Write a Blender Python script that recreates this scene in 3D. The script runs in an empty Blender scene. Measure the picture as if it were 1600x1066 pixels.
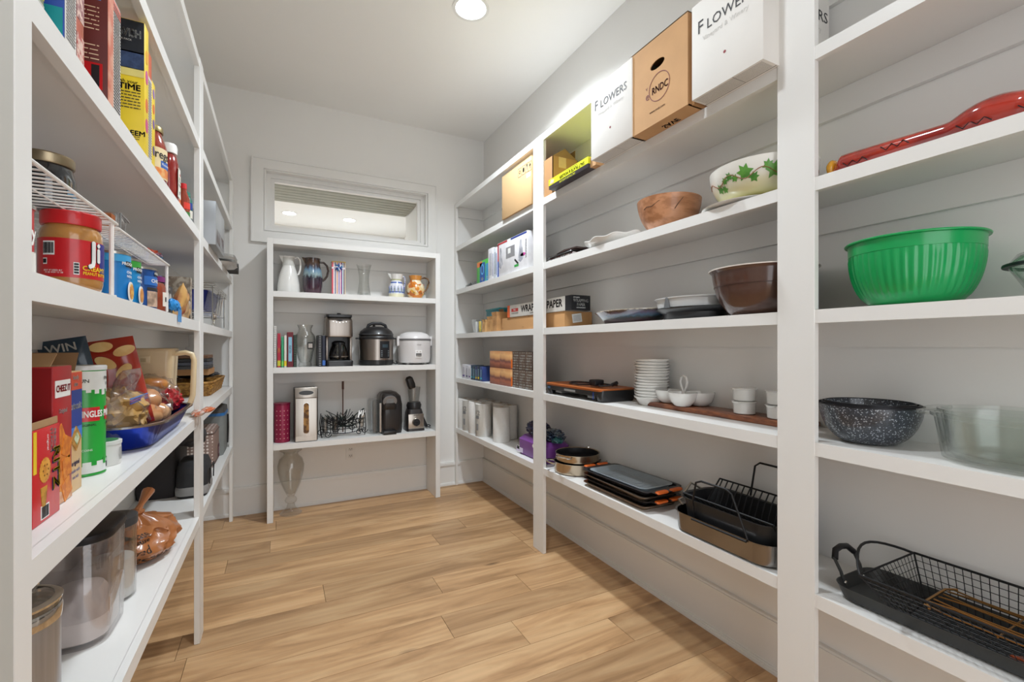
import bpy, bmesh, math, random
from mathutils import Vector, Matrix, noise
C = bpy.context.scene
COL = C.collection
PI = math.pi
random.seed(7)

# ---------------------------------------------------------------- camera, world, exposure
cam_d = bpy.data.cameras.new('camera')
cam = bpy.data.objects.new('camera', cam_d); COL.objects.link(cam)
cam_d.sensor_width = 36.0
cam_d.lens = 716.43 / 1600 * 36.0
cam_d.shift_y = 7.4 / 1600
cam_d.clip_start = 0.02
cam.location = (0, 0, 1.21)
cam.rotation_euler = (PI / 2, 0, -0.4691)
C.camera = cam
C.cycles.transparent_max_bounces = 48
w = bpy.data.worlds.new('world'); C.world = w; w.use_nodes = True
w.node_tree.nodes['Background'].inputs[0].default_value = (0.93, 0.96, 1.0, 1)
w.node_tree.nodes['Background'].inputs[1].default_value = 1.6
LAMP = 250.0
vs = C.view_settings
vs.view_transform = 'Standard'; vs.look = 'None'; vs.gamma = 1.0
vs.use_curve_mapping = False
vs.exposure = 0.70

# ---------------------------------------------------------------- materials
def lin(c):
    if isinstance(c, str):
        c = tuple(int(c[i:i + 2], 16) / 255 for i in (0, 2, 4))
    return tuple((x / 12.92 if x <= .04045 else ((x + .055) / 1.055) ** 2.4) for x in c) + (1,)
MC = {}
def mat(col, rough=.5, metal=0, var=.06, vs=30, bump=0, bs=200, coat=0, col2=None, stretch=None, emit=0, seed=0, rand=0):
    key = (col, rough, metal, var, vs, bump, bs, coat, col2, stretch, emit, rand)
    if key in MC: return MC[key]
    m = bpy.data.materials.new('painted_surface'); m.use_nodes = True; MC[key] = m
    nt = m.node_tree; N = nt.nodes; L = nt.links; b = N['Principled BSDF']
    b.inputs['Roughness'].default_value = rough; b.inputs['Metallic'].default_value = metal
    if coat: b.inputs['Coat Weight'].default_value = coat; b.inputs['Coat Roughness'].default_value = .08
    tc = N.new('ShaderNodeTexCoord'); mp = N.new('ShaderNodeMapping'); L.new(tc.outputs['Object'], mp.inputs[0])
    if stretch: mp.inputs['Scale'].default_value = stretch
    nz = N.new('ShaderNodeTexNoise'); nz.inputs['Scale'].default_value = vs; nz.inputs['Detail'].default_value = 4
    L.new(mp.outputs[0], nz.inputs['Vector'])
    rp = N.new('ShaderNodeValToRGB'); L.new(nz.outputs['Fac'], rp.inputs[0])
    c = lin(col)
    if col2:
        rp.color_ramp.elements[0].color = c; rp.color_ramp.elements[1].color = lin(col2)
        rp.color_ramp.elements[0].position = .42; rp.color_ramp.elements[1].position = .58
    else:
        rp.color_ramp.elements[0].color = tuple(x * (1 - var) for x in c[:3]) + (1,)
        rp.color_ramp.elements[1].color = tuple(min(1, x * (1 + var)) for x in c[:3]) + (1,)
        rp.color_ramp.elements[0].position = .3; rp.color_ramp.elements[1].position = .7
    L.new(rp.outputs[0], b.inputs['Base Color'])
    if emit:
        b.inputs['Emission Color'].default_value = (.85, .93, 1.0, 1); b.inputs['Emission Strength'].default_value = emit
    if bump:
        n2 = N.new('ShaderNodeTexNoise'); n2.inputs['Scale'].default_value = bs; n2.inputs['Detail'].default_value = 3
        L.new(mp.outputs[0], n2.inputs['Vector'])
        bp = N.new('ShaderNodeBump'); bp.inputs['Strength'].default_value = bump; bp.inputs['Distance'].default_value = .002
        L.new(n2.outputs['Fac'], bp.inputs['Height']); L.new(bp.outputs[0], b.inputs['Normal'])
    return m

def clear(tint='F4F8F6', amount=.86, rough=.03, key=None, ior=1.45):
    k = ('clear', tint, amount, rough)
    if k in MC: return MC[k]
    m = bpy.data.materials.new('clear'); m.use_nodes = True; MC[k] = m
    nt = m.node_tree; N = nt.nodes; L = nt.links; N.remove(N['Principled BSDF']); out = N['Material Output']
    tr = N.new('ShaderNodeBsdfTransparent'); tr.inputs[0].default_value = tuple(x ** .18 for x in lin(tint)[:3]) + (1,)
    gl = N.new('ShaderNodeBsdfGlossy'); gl.inputs['Roughness'].default_value = rough
    lw = N.new('ShaderNodeLayerWeight'); lw.inputs['Blend'].default_value = .5
    pw = N.new('ShaderNodeMath'); pw.operation = 'POWER'; pw.inputs[1].default_value = 3; L.new(lw.outputs['Facing'], pw.inputs[0])
    mr = N.new('ShaderNodeMapRange'); mr.inputs[3].default_value = (1 - amount) * .3; mr.inputs[4].default_value = .85
    L.new(pw.outputs[0], mr.inputs[0])
    mx = N.new('ShaderNodeMixShader'); L.new(mr.outputs[0], mx.inputs[0]); L.new(tr.outputs[0], mx.inputs[1]); L.new(gl.outputs[0], mx.inputs[2])
    L.new(mx.outputs[0], out.inputs[0])
    return m

def ramp_mat(stops, axis='Z', lo=0, hi=1, rough=.4, noise_amt=0, noise_scale=12, kind='LINEAR', coat=0, metal=0):
    """colour bands along a local axis of the object, edges broken by noise (glazes, printed labels)"""
    m = bpy.data.materials.new('banded'); m.use_nodes = True
    nt = m.node_tree; N = nt.nodes; L = nt.links; b = N['Principled BSDF']
    b.inputs['Roughness'].default_value = rough; b.inputs['Metallic'].default_value = metal
    if coat: b.inputs['Coat Weight'].default_value = coat
    tc = N.new('ShaderNodeTexCoord'); sp = N.new('ShaderNodeSeparateXYZ'); L.new(tc.outputs['Object'], sp.inputs[0])
    mr = N.new('ShaderNodeMapRange'); mr.inputs[1].default_value = lo; mr.inputs[2].default_value = hi
    L.new(sp.outputs['XYZ'.index(axis)], mr.inputs[0])
    src = mr.outputs[0]
    if noise_amt:
        mp = N.new('ShaderNodeMapping'); mp.inputs['Scale'].default_value = (1, 1, .35); L.new(tc.outputs['Object'], mp.inputs[0])
        nz = N.new('ShaderNodeTexNoise'); nz.inputs['Scale'].default_value = noise_scale; L.new(mp.outputs[0], nz.inputs['Vector'])
        ma = N.new('ShaderNodeMath'); ma.operation = 'MULTIPLY_ADD'; ma.inputs[1].default_value = noise_amt; L.new(nz.outputs['Fac'], ma.inputs[0]); L.new(src, ma.inputs[2])
        m2 = N.new('ShaderNodeMath'); m2.operation = 'SUBTRACT'; m2.inputs[1].default_value = noise_amt / 2; L.new(ma.outputs[0], m2.inputs[0]); src = m2.outputs[0]
    rp = N.new('ShaderNodeValToRGB'); rp.color_ramp.interpolation = kind; L.new(src, rp.inputs[0])
    e = rp.color_ramp.elements
    while len(e) < len(stops): e.new(.5)
    for i, (p, c) in enumerate(stops): e[i].position = p; e[i].color = lin(c)
    L.new(rp.outputs[0], b.inputs['Base Color'])
    return m

def voro_mat(cols, scale=40, rough=.5, stretch=(1, 1, 1), feature='F1', coat=0, metal=0, smooth=False, var=0):
    """cells in several colours: prints, speckles, painted flowers"""
    m = bpy.data.materials.new('cells'); m.use_nodes = True
    nt = m.node_tree; N = nt.nodes; L = nt.links; b = N['Principled BSDF']
    b.inputs['Roughness'].default_value = rough; b.inputs['Metallic'].default_value = metal
    if coat: b.inputs['Coat Weight'].default_value = coat
    tc = N.new('ShaderNodeTexCoord'); mp = N.new('ShaderNodeMapping'); mp.inputs['Scale'].default_value = stretch; L.new(tc.outputs['Object'], mp.inputs[0])
    v = N.new('ShaderNodeTexNoise' if smooth else 'ShaderNodeTexVoronoi'); v.inputs['Scale'].default_value = scale
    L.new(mp.outputs[0], v.inputs['Vector'])
    if smooth: src = v.outputs['Fac']
    else:
        sp = N.new('ShaderNodeSeparateColor'); L.new(v.outputs['Color'], sp.inputs[0]); src = sp.outputs[0]
    rp = N.new('ShaderNodeValToRGB'); rp.color_ramp.interpolation = 'LINEAR' if smooth else 'CONSTANT'; L.new(src, rp.inputs[0])
    e = rp.color_ramp.elements; n = len(cols)
    while len(e) < n: e.new(.5)
    for i, c in enumerate(cols):
        e[i].position = (.32 + .36 * i / max(1, n - 1)) if smooth else i / n
        e[i].color = lin(c)
    L.new(rp.outputs[0], b.inputs['Base Color'])
    return m

def dots_mat(base, dot, scale, r=.25, axis='XZ', rough=.7):
    """regular polka dots"""
    m = bpy.data.materials.new('dots'); m.use_nodes = True
    nt = m.node_tree; N = nt.nodes; L = nt.links; b = N['Principled BSDF']; b.inputs['Roughness'].default_value = rough
    tc = N.new('ShaderNodeTexCoord')
    v = N.new('ShaderNodeTexVoronoi'); v.inputs['Scale'].default_value = scale; v.inputs['Randomness'].default_value = .15
    L.new(tc.outputs['Object'], v.inputs['Vector'])
    ma = N.new('ShaderNodeMath'); ma.operation = 'LESS_THAN'; ma.inputs[1].default_value = r; L.new(v.outputs['Distance'], ma.inputs[0])
    mx = N.new('ShaderNodeMix'); mx.data_type = 'RGBA'; L.new(ma.outputs[0], mx.inputs[0]); mx.inputs[6].default_value = lin(base); mx.inputs[7].default_value = lin(dot)
    L.new(mx.outputs[2], b.inputs['Base Color'])
    return m

# ---------------------------------------------------------------- object helpers
def thing(name, label, cat, loc=(0, 0, 0), rot=0, group=None, tilt=(0, 0)):
    o = bpy.data.objects.new(name, None); COL.objects.link(o); o.empty_display_size = .02
    o.location = loc; o.rotation_euler = (tilt[0], tilt[1], math.radians(rot)); o['label'] = label; o['category'] = cat
    if group: o['group'] = group
    return o
def fin(name, bm, m, parent=None, smooth=False, kind=None):
    bmesh.ops.recalc_face_normals(bm, faces=bm.faces)
    me = bpy.data.meshes.new(name); bm.to_mesh(me); bm.free()
    if m is not None: me.materials.append(m)
    if smooth:
        me.polygons.foreach_set('use_smooth', [True] * len(me.polygons))
        try: me.set_sharp_from_angle(angle=math.radians(38))
        except Exception: pass
    o = bpy.data.objects.new(name, me); COL.objects.link(o)
    if parent is not None: o.parent = parent
    if kind: o['kind'] = kind
    return o
def add_box(bm, x0, x1, y0, y1, z0, z1, M=None):
    r = bmesh.ops.create_cube(bm, size=1)
    vs_ = r['verts']
    for v in vs_:
        v.co = Vector(((x0 + x1) / 2 + v.co.x * (x1 - x0), (y0 + y1) / 2 + v.co.y * (y1 - y0), (z0 + z1) / 2 + v.co.z * (z1 - z0)))
        if M: v.co = M @ v.co
    return vs_
def box(name, m, p, x0, x1, y0, y1, z0, z1, bev=0, seg=2, M=None, kind=None):
    bm = bmesh.new(); add_box(bm, x0, x1, y0, y1, z0, z1, M)
    if bev: bmesh.ops.bevel(bm, geom=bm.edges[:], offset=bev, segments=seg, profile=.5, affect='EDGES')
    return fin(name, bm, m, p, smooth=bool(bev), kind=kind)
def boxes(name, m, p, lst, kind=None):
    bm = bmesh.new()
    for b in lst: add_box(bm, *b)
    return fin(name, bm, m, p, kind=kind)
def add_rings(bm, rings, cap0=True, cap1=True):
    vr = [[bm.verts.new(c) for c in r] for r in rings]
    n = len(vr[0])
    for a, b in zip(vr, vr[1:]):
        for i in range(n):
            bm.faces.new((a[i], a[(i + 1) % n], b[(i + 1) % n], b[i]))
    if cap0: bm.faces.new(vr[0])
    if cap1: bm.faces.new(vr[-1])
def lathe(name, m, p, prof, seg=40, loc=(0, 0, 0), rib=None, smooth=True, sx=1, sy=1, M=None):
    """prof: (r, z); rib: (count, depth, z0, z1)"""
    bm = bmesh.new(); rings = []
    for r, z in prof:
        ring = []
        for i in range(seg):
            a = 2 * PI * i / seg; rr = max(r, 1e-4)
            if rib and rib[2] <= z <= rib[3] : rr *= 1 + rib[1] * math.cos(rib[0] * a)
            c = Vector((loc[0] + rr * math.cos(a) * sx, loc[1] + rr * math.sin(a) * sy, loc[2] + z))
            ring.append(M @ c if M else c)
        rings.append(ring)
    closed = prof[0][0] > 1e-3 and prof[-1][0] > 1e-3
    capb = prof[-1][0] <= 1e-3
    if closed: rings.append(rings[0])
    add_rings(bm, rings, not closed and prof[0][0] <= 1e-3, not closed and capb)
    if closed: bmesh.ops.remove_doubles(bm, verts=bm.verts, dist=1e-6)
    return fin(name, bm, m, p, smooth)
def rrect(wd, dp, r, z, cx=0, cy=0, n=5):
    r = min(r, wd / 2 - 1e-4, dp / 2 - 1e-4); pts = []
    for k, (sx, sy) in enumerate(((1, 1), (-1, 1), (-1, -1), (1, -1))):
        for i in range(n + 1):
            a = PI / 2 * k + PI / 2 * i / n
            pts.append(Vector((cx + sx * (wd / 2 - r) + r * math.cos(a), cy + sy * (dp / 2 - r) + r * math.sin(a), z)))
    return pts
def loft(name, m, p, secs, smooth=True, n=5, cap0=True, cap1=True, M=None, kind=None):
    """secs: (width, depth, corner, z[, cx, cy])"""
    bm = bmesh.new(); rings = [rrect(*s, n=n) if len(s) == 4 else rrect(s[0], s[1], s[2], s[3], s[4], s[5], n=n) for s in secs]
    if M: rings = [[M @ c for c in r] for r in rings]
    add_rings(bm, rings, cap0, cap1)
    return fin(name, bm, m, p, smooth, kind=kind)
def add_tube(bm, pts, r, closed=False, seg=6):
    pts = [Vector(q) for q in pts]; n = len(pts)
    if n < 2: return
    T = []
    for i in range(n):
        a = pts[(i - 1) % n] if (closed or i > 0) else pts[i]
        b = pts[(i + 1) % n] if (closed or i < n - 1) else pts[i]
        T.append((b - a).normalized())
    up = Vector((0, 0, 1)) if abs(T[0].z) < .9 else Vector((1, 0, 0))
    nrm = (up - T[0] * up.dot(T[0])).normalized(); rings = []
    for i in range(n):
        nrm = (nrm - T[i] * nrm.dot(T[i])); nrm = nrm.normalized() if nrm.length > 1e-6 else T[i].orthogonal().normalized()
        bn = T[i].cross(nrm); rr = r[i] if isinstance(r, (list, tuple)) else r
        rings.append([bm.verts.new(pts[i] + nrm * rr * math.cos(2 * PI * k / seg) + bn * rr * math.sin(2 * PI * k / seg)) for k in range(seg)])
    pairs = list(zip(rings, rings[1:])) + ([(rings[-1], rings[0])] if closed else [])
    for a, b in pairs:
        for k in range(seg): bm.faces.new((a[k], a[(k + 1) % seg], b[(k + 1) % seg], b[k]))
    if not closed: bm.faces.new(rings[0]); bm.faces.new(rings[-1])
def tubes(name, m, p, lst, r=.002, seg=6, kind=None):
    bm = bmesh.new()
    for t in lst:
        if isinstance(t, dict): add_tube(bm, t['p'], t.get('r', r), t.get('c', False), t.get('s', seg))
        else: add_tube(bm, t, r, False, seg)
    return fin(name, bm, m, p, smooth=True, kind=kind)
def arc(c, r, a0, a1, n, plane='XZ', ry=None):
    out = []; ry = ry or r
    for i in range(n + 1):
        a = math.radians(a0 + (a1 - a0) * i / n); u, v = r * math.cos(a), ry * math.sin(a)
        out.append({'XZ': (c[0] + u, c[1], c[2] + v), 'XY': (c[0] + u, c[1] + v, c[2]), 'YZ': (c[0], c[1] + u, c[2] + v)}[plane])
    return out
def prism(name, m, p, poly, z0, z1, M=None, bev=0, smooth=False, kind=None):
    """polygon in XY between z0 and z1"""
    bm = bmesh.new(); a = [bm.verts.new((x, y, z0)) for x, y in poly]; b = [bm.verts.new((x, y, z1)) for x, y in poly]; n = len(poly)
    bm.faces.new(a); bm.faces.new(b)
    for i in range(n): bm.faces.new((a[i], a[(i + 1) % n], b[(i + 1) % n], b[i]))
    if bev: bmesh.ops.bevel(bm, geom=bm.edges[:], offset=bev, segments=2, profile=.5, affect='EDGES')
    if M: bmesh.ops.transform(bm, matrix=M, verts=bm.verts)
    return fin(name, bm, m, p, smooth, kind=kind)
def blob(name, m, p, c, size, amp=.15, freq=3, sub=4, flat=None, seed=0, ridge=False):
    bm = bmesh.new(); bmesh.ops.create_icosphere(bm, subdivisions=sub, radius=1)
    for v in bm.verts:
        d = v.co.normalized(); k = noise.noise(d * freq + Vector((seed * 3.1, seed, 0)))
        k2 = noise.noise(d * freq * 2.7 + Vector((seed, 5, seed)))
        if ridge: k = -abs(k) * 1.6 + .25
        s = 1 + amp * (k + .4 * k2)
        q = Vector((d.x * size[0] * s, d.y * size[1] * s, d.z * size[2] * s)) + Vector(c)
        if flat is not None and q.z < flat: q.z = flat + .0005
        v.co = q
    return fin(name, bm, m, p, True)
def pillow(name, m, p, w_, h_, t, M=None, n=18, crimp=.06, amp=.12, seed=0):
    """stuffed flat bag standing in the XZ plane, base at z=0"""
    bm = bmesh.new()
    def pt(i, j, s):
        u = i / n * 2 - 1; v = j / n * 2 - 1
        body = max(0, 1 - abs(u) ** 4) ** .5 * max(0, 1 - min(1, abs(v) / (1 - crimp)) ** 3) ** .6
        k = 1 + amp * 3 * noise.noise(Vector((u * 2.2, v * 2.2, seed + s)))
        tt = t / 2 * body * k + .0007
        return Vector((u * w_ / 2 * (1 - .06 * body), s * tt, (v + 1) / 2 * h_))
    G = {}
    for s in (-1, 1):
        for i in range(n + 1):
            for j in range(n + 1): G[s, i, j] = bm.verts.new(pt(i, j, s))
    for s in (-1, 1):
        for i in range(n):
            for j in range(n): bm.faces.new((G[s, i, j], G[s, i + 1, j], G[s, i + 1, j + 1], G[s, i, j + 1]))
    rim = [(i, 0) for i in range(n)] + [(n, j) for j in range(n)] + [(i, n) for i in range(n, 0, -1)] + [(0, j) for j in range(n, 0, -1)]
    for k, q in enumerate(rim):
        r = rim[(k + 1) % len(rim)]; bm.faces.new((G[-1, q[0], q[1]], G[-1, r[0], r[1]], G[1, r[0], r[1]], G[1, q[0], q[1]]))
    if M: bmesh.ops.transform(bm, matrix=M, verts=bm.verts)
    return fin(name, bm, m, p, True)
TC = {}
def text_verts(s, size, bold=0):
    k = (s, bold)
    if k not in TC:
        cu = bpy.data.curves.new('t', 'FONT'); cu.body = s; cu.size = 1; cu.align_x = 'CENTER'; cu.align_y = 'CENTER'; cu.resolution_u = 2; cu.extrude = .004; cu.offset = 0
        o = bpy.data.objects.new('t', cu); COL.objects.link(o)
        me = o.to_mesh(); TC[k] = ([v.co.copy() for v in me.vertices], [tuple(f.vertices) for f in me.polygons]); o.to_mesh_clear()
        bpy.data.objects.remove(o); bpy.data.curves.remove(cu)
        if bold:
            V0, F0 = TC[k]; V1, F1 = [], []; q = min(bold, .04) * .8
            for dx, dy in ((-q, 0), (q, 0), (0, -q), (0, q)):
                n0 = len(V1); V1 += [v + Vector((dx, dy, 0)) for v in V0]; F1 += [tuple(i + n0 for i in f) for f in F0]
            TC[k] = (V1, F1)
    V, F = TC[k]
    return [v * size for v in V], F
ROT = {'F': Matrix.Rotation(PI / 2, 4, 'X'), 'R': Matrix.Rotation(PI / 2, 4, 'Z') @ Matrix.Rotation(PI / 2, 4, 'X'),
       'L': Matrix.Rotation(-PI / 2, 4, 'Z') @ Matrix.Rotation(PI / 2, 4, 'X'), 'T': Matrix.Identity(4),
       'B': Matrix.Rotation(PI, 4, 'Z') @ Matrix.Rotation(PI / 2, 4, 'X')}
def at_face(face, plane, a, b):
    """a, b: the two coordinates in the face; plane: position of the face"""
    return Vector({'F': (a, plane, b), 'B': (a, plane, b), 'R': (plane, a, b), 'L': (plane, a, b), 'T': (a, b, plane)}[face])
def text(s, size, m, p, face, plane, a, b, roll=0, sx=1, bold=0, cyl=None, name='lettering'):
    """cyl=(radius, angle): wraps round a cylinder about the local Z axis"""
    V, F = text_verts(s, size, bold)
    me = bpy.data.meshes.new(name)
    if cyl:
        R, a0 = cyl; out = []
        ro = Matrix.Rotation(math.radians(roll), 3, 'Z')
        for v in V:
            v = ro @ Vector((v.x * sx, v.y, v.z)); an = math.radians(a0) + v.x / R; rr = R + .0006 + v.z
            out.append((rr * math.cos(an), rr * math.sin(an), b + v.y))
        me.from_pydata(out, [], F)
    else:
        M = Matrix.Translation(at_face(face, plane, a, b)) @ ROT[face] @ Matrix.Rotation(math.radians(roll), 4, 'Z') @ Matrix.Diagonal((sx, 1, 1, 1))
        me.from_pydata([M @ (v + Vector((0, 0, .0006))) for v in V], [], F)
    me.materials.append(m)
    o = bpy.data.objects.new(name, me); COL.objects.link(o); o.parent = p
    return o
def panel(m, p, face, plane, a, b, w_, h_, t=.0006, name='printed_panel', poly=None, roll=0):
    M = Matrix.Translation(at_face(face, plane, a, b)) @ ROT[face] @ Matrix.Rotation(math.radians(roll), 4, 'Z')
    poly = poly or [(-w_ / 2, -h_ / 2), (w_ / 2, -h_ / 2), (w_ / 2, h_ / 2), (-w_ / 2, h_ / 2)]
    return prism(name, m, p, poly, 0, t, M)
def ell(w_, h_, n=20, x=0, y=0): return [(x + w_ / 2 * math.cos(2 * PI * i / n), y + h_ / 2 * math.sin(2 * PI * i / n)) for i in range(n)]
def band(m, p, R, z0, z1, a0=0, a1=360, n=40, t=.0005, name='label_band'):
    """curved label on a cylinder about the local Z axis"""
    bm = bmesh.new(); full = abs(a1 - a0) >= 360; cnt = n if full else n + 1; rows = []
    for rr, z in ((R, z0), (R + t, z0), (R + t, z1), (R, z1)):
        rows.append([bm.verts.new((rr * math.cos(math.radians(a0 + (a1 - a0) * i / n)), rr * math.sin(math.radians(a0 + (a1 - a0) * i / n)), z)) for i in range(cnt)])
    for k in range(4):
        A, B = rows[k], rows[(k + 1) % 4]
        for i in range(cnt if full else n): bm.faces.new((A[i], A[(i + 1) % cnt], B[(i + 1) % cnt], B[i]))
    return fin(name, bm, m, p, True)
def barcode(p, face, plane, a, b, w_=.03, h_=.022, roll=0, white=None):
    panel(WHITE, p, face, plane, a, b, w_ * 1.2, h_ * 1.2, t=.0006, name='barcode_patch', roll=roll)
    bm = bmesh.new(); x = -w_ / 2; rnd = random.Random(3)
    M = Matrix.Translation(at_face(face, plane, a, b)) @ ROT[face] @ Matrix.Rotation(math.radians(roll), 4, 'Z')
    while x < w_ / 2:
        t = rnd.choice((.0006, .001, .0015)); add_box(bm, x, x + t, -h_ / 2, h_ / 2, .0006, .0009, M); x += t + rnd.choice((.0007, .0012))
    fin('barcode', bm, BLACK, p)
def lines(p, m, face, plane, a, b, w_, h_, n=8, roll=0, name='small_print', th=.35):
    """rows of fine print too small to read"""
    bm = bmesh.new(); rnd = random.Random(int(w_ * 1e5) + n)
    M = Matrix.Translation(at_face(face, plane, a, b)) @ ROT[face] @ Matrix.Rotation(math.radians(roll), 4, 'Z')
    st = h_ / n
    for i in range(n):
        y = -h_ / 2 + (i + .5) * st; x = -w_ / 2
        while x < w_ / 2 - .001:
            l = rnd.uniform(.08, .25) * w_; e = min(x + l, w_ / 2)
            add_box(bm, x, e, y - st * th / 2, y + st * th / 2, .0005, .0009, M); x = e + .03 * w_
    return fin(name, bm, m, p)
def carton(name, label, cat, loc, rot, dims, m, group=None, part='carton_body', tilt=(0, 0), bev=.0012):
    t = thing(name, label, cat, loc, rot, group, tilt); w_, d_, h_ = dims
    box(part, m, t, -w_ / 2, w_ / 2, -d_ / 2, d_ / 2, 0, h_, bev)
    return t
def tag(o, label, cat, group=None, kind=None):
    o['label'] = label; o['category'] = cat
    if group: o['group'] = group
    if kind: o['kind'] = kind
    return o
def bowl_prof(R, H, rb, t=.004, n=10, e=1.0, lip=0, foot=0):
    out = [(0, foot * .6), (rb * .9, foot * .6), (rb * .95, 0), (rb, 0), (rb, foot)] if foot else [(0, 0), (rb, 0)]
    pts = []
    for i in range(1, n + 1):
        a = i / n * PI / 2
        r = rb + (R - rb) * (math.sin(a) * e + (i / n) * (1 - e)); z = foot + (H - foot) * ((1 - math.cos(a)) * e + (i / n) * (1 - e))
        pts.append((r, z))
    out += pts
    if lip: out += [(R + lip, H), (R + lip, H + t * .6)]
    inner = [(max(.001, r - t), max(z, foot * .6 + t)) for r, z in reversed(pts)]
    inner[0] = (R - t, H + (t * .6 if lip else .0))
    out += inner + [(rb * .9, foot * .6 + t), (0, foot * .6 + t)]
    return out

WHITE = mat('EDECE8', .6, var=.02); BLACK = mat('16161A', .5, var=.1); INK = mat('2A2624', .6)
PAINT = mat('E7E5E1', .32, var=.012, vs=3); WALL = mat('EAE8E4', .75, var=.012, vs=2); CEIL = mat('F2F0EC', .9, var=.01, vs=2)
CARD = mat('C69A6C', .85, var=.06, vs=8, bump=.15, bs=90); CARD2 = mat('A87C50', .85, var=.06, vs=8); CARD_IN = mat('8E6C4A', .9)
STEEL = mat('B9B4AC', .28, 1, var=.05, vs=4, stretch=(1, 1, 40)); CHROME = mat('D4D2CE', .12, 1, var=.02); DARKP = mat('1C1C1E', .4, var=.1, coat=.3)
DARKM = mat('26262A', .45, .5, var=.08); IRON = mat('18181A', .55, .3); RED = mat('C4151C', .4, coat=.3); CERAM = mat('E9E7E2', .22, var=.015, coat=.6)
BLUE = mat('1E3F8F', .45); GREEN = mat('1E9A3A', .45, coat=.2); YELLOW = mat('E9C51E', .5); ORANGE = mat('E0722A', .5); GREY = mat('8C8A86', .7)
GLASS = clear('F2F7F5', .90); PLAST = clear('EEF2F2', .80, .12); FILM = clear('F0EEE8', .78, .2)
DARKGLASS = clear('50483F', .75)
# ---------------------------------------------------------------- the room
XL, XR, YB, H = -.575, 1.645, 3.81, 3.05
YF = -.55
def struct(o): o['kind'] = 'structure'; return o
# floor planks
def plank_mat():
    m = bpy.data.materials.new('oak'); m.use_nodes = True
    nt = m.node_tree; N = nt.nodes; L = nt.links; b = N['Principled BSDF']; b.inputs['Roughness'].default_value = .42
    tc = N.new('ShaderNodeTexCoord'); oi = N.new('ShaderNodeObjectInfo')
    sc = N.new('ShaderNodeVectorMath'); sc.operation = 'SCALE'; sc.inputs[3].default_value = 37
    cb = N.new('ShaderNodeCombineXYZ'); L.new(oi.outputs['Random'], cb.inputs[0]); L.new(oi.outputs['Random'], cb.inputs[1]); L.new(cb.outputs[0], sc.inputs[0])
    ad = N.new('ShaderNodeVectorMath'); L.new(tc.outputs['Object'], ad.inputs[0]); L.new(sc.outputs[0], ad.inputs[1])
    mp = N.new('ShaderNodeMapping'); mp.inputs['Scale'].default_value = (1.0, 7.5, 1); L.new(ad.outputs[0], mp.inputs[0])
    n1 = N.new('ShaderNodeTexNoise'); n1.inputs['Scale'].default_value = 1.5; n1.inputs['Detail'].default_value = 6; n1.inputs['Roughness'].default_value = .62; n1.inputs['Distortion'].default_value = .9
    L.new(mp.outputs[0], n1.inputs['Vector'])
    mp2 = N.new('ShaderNodeMapping'); mp2.inputs['Scale'].default_value = (2.2, 60, 1); L.new(ad.outputs[0], mp2.inputs[0])
    n2 = N.new('ShaderNodeTexNoise'); n2.inputs['Scale'].default_value = 4.5; n2.inputs['Detail'].default_value = 3; L.new(mp2.outputs[0], n2.inputs['Vector'])
    wv = N.new('ShaderNodeTexWave'); wv.bands_direction = 'Y'; wv.inputs['Scale'].default_value = 1.1; wv.inputs['Distortion'].default_value = 7; wv.inputs['Detail'].default_value = 2; wv.inputs['Detail Scale'].default_value = .7
    L.new(mp.outputs[0], wv.inputs['Vector'])
    r1 = N.new('ShaderNodeValToRGB'); L.new(n1.outputs['Fac'], r1.inputs[0]); e = r1.color_ramp.elements
    e[0].position = .34; e[0].color = lin('A07B55'); e[1].position = .64; e[1].color = lin('CBA67B'); q = e.new(.48); q.color = lin('BA9268')
    def mul(a, b, lo, hi):
        mr = N.new('ShaderNodeMapRange'); mr.inputs[3].default_value = lo; mr.inputs[4].default_value = hi; L.new(b, mr.inputs[0])
        vm = N.new('ShaderNodeVectorMath'); vm.operation = 'SCALE'; L.new(a, vm.inputs[0]); L.new(mr.outputs[0], vm.inputs[3]); return vm.outputs[0]
    c = mul(r1.outputs[0], n2.outputs['Fac'], .955, 1.035); c = mul(c, wv.outputs['Fac'], .95, 1.03)
    wn = N.new('ShaderNodeTexWhiteNoise'); wn.noise_dimensions = '1D'; L.new(oi.outputs['Random'], wn.inputs['W'])
    c = mul(c, wn.outputs['Value'], .80, 1.10)
    # knots
    v = N.new('ShaderNodeTexVoronoi'); v.inputs['Scale'].default_value = 1.9; mp3 = N.new('ShaderNodeMapping'); mp3.inputs['Scale'].default_value = (1.1, 2.4, 1); L.new(ad.outputs[0], mp3.inputs[0]); L.new(mp3.outputs[0], v.inputs['Vector'])
    kr = N.new('ShaderNodeMapRange'); kr.inputs[1].default_value = .02; kr.inputs[2].default_value = .11; kr.inputs[3].default_value = .42; kr.inputs[4].default_value = 1; L.new(v.outputs['Distance'], kr.inputs[0])
    vm = N.new('ShaderNodeVectorMath'); vm.operation = 'SCALE'; L.new(c, vm.inputs[0]); L.new(kr.outputs[0], vm.inputs[3])
    L.new(vm.outputs[0], b.inputs['Base Color'])
    bp = N.new('ShaderNodeBump'); bp.inputs['Strength'].default_value = .12; bp.inputs['Distance'].default_value = .001; L.new(n2.outputs['Fac'], bp.inputs['Height']); L.new(bp.outputs[0], b.inputs['Normal'])
    return m
OAK = plank_mat()
floor = struct(box('floor', mat('6E553C', .8), None, XL - .1, XR + .1, -1.6, YB + .1, -.03, -.012))
joints = {0: [.645], 1: [1.11, -.32], 2: [.712, -.36], 3: [.195, 1.34], 4: [-.33, 1.34], 5: [.87], 6: [-.26, 1.11], -1: [.907, -.1], -2: [.3, 1.3]}
rnd = random.Random(11)
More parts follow.
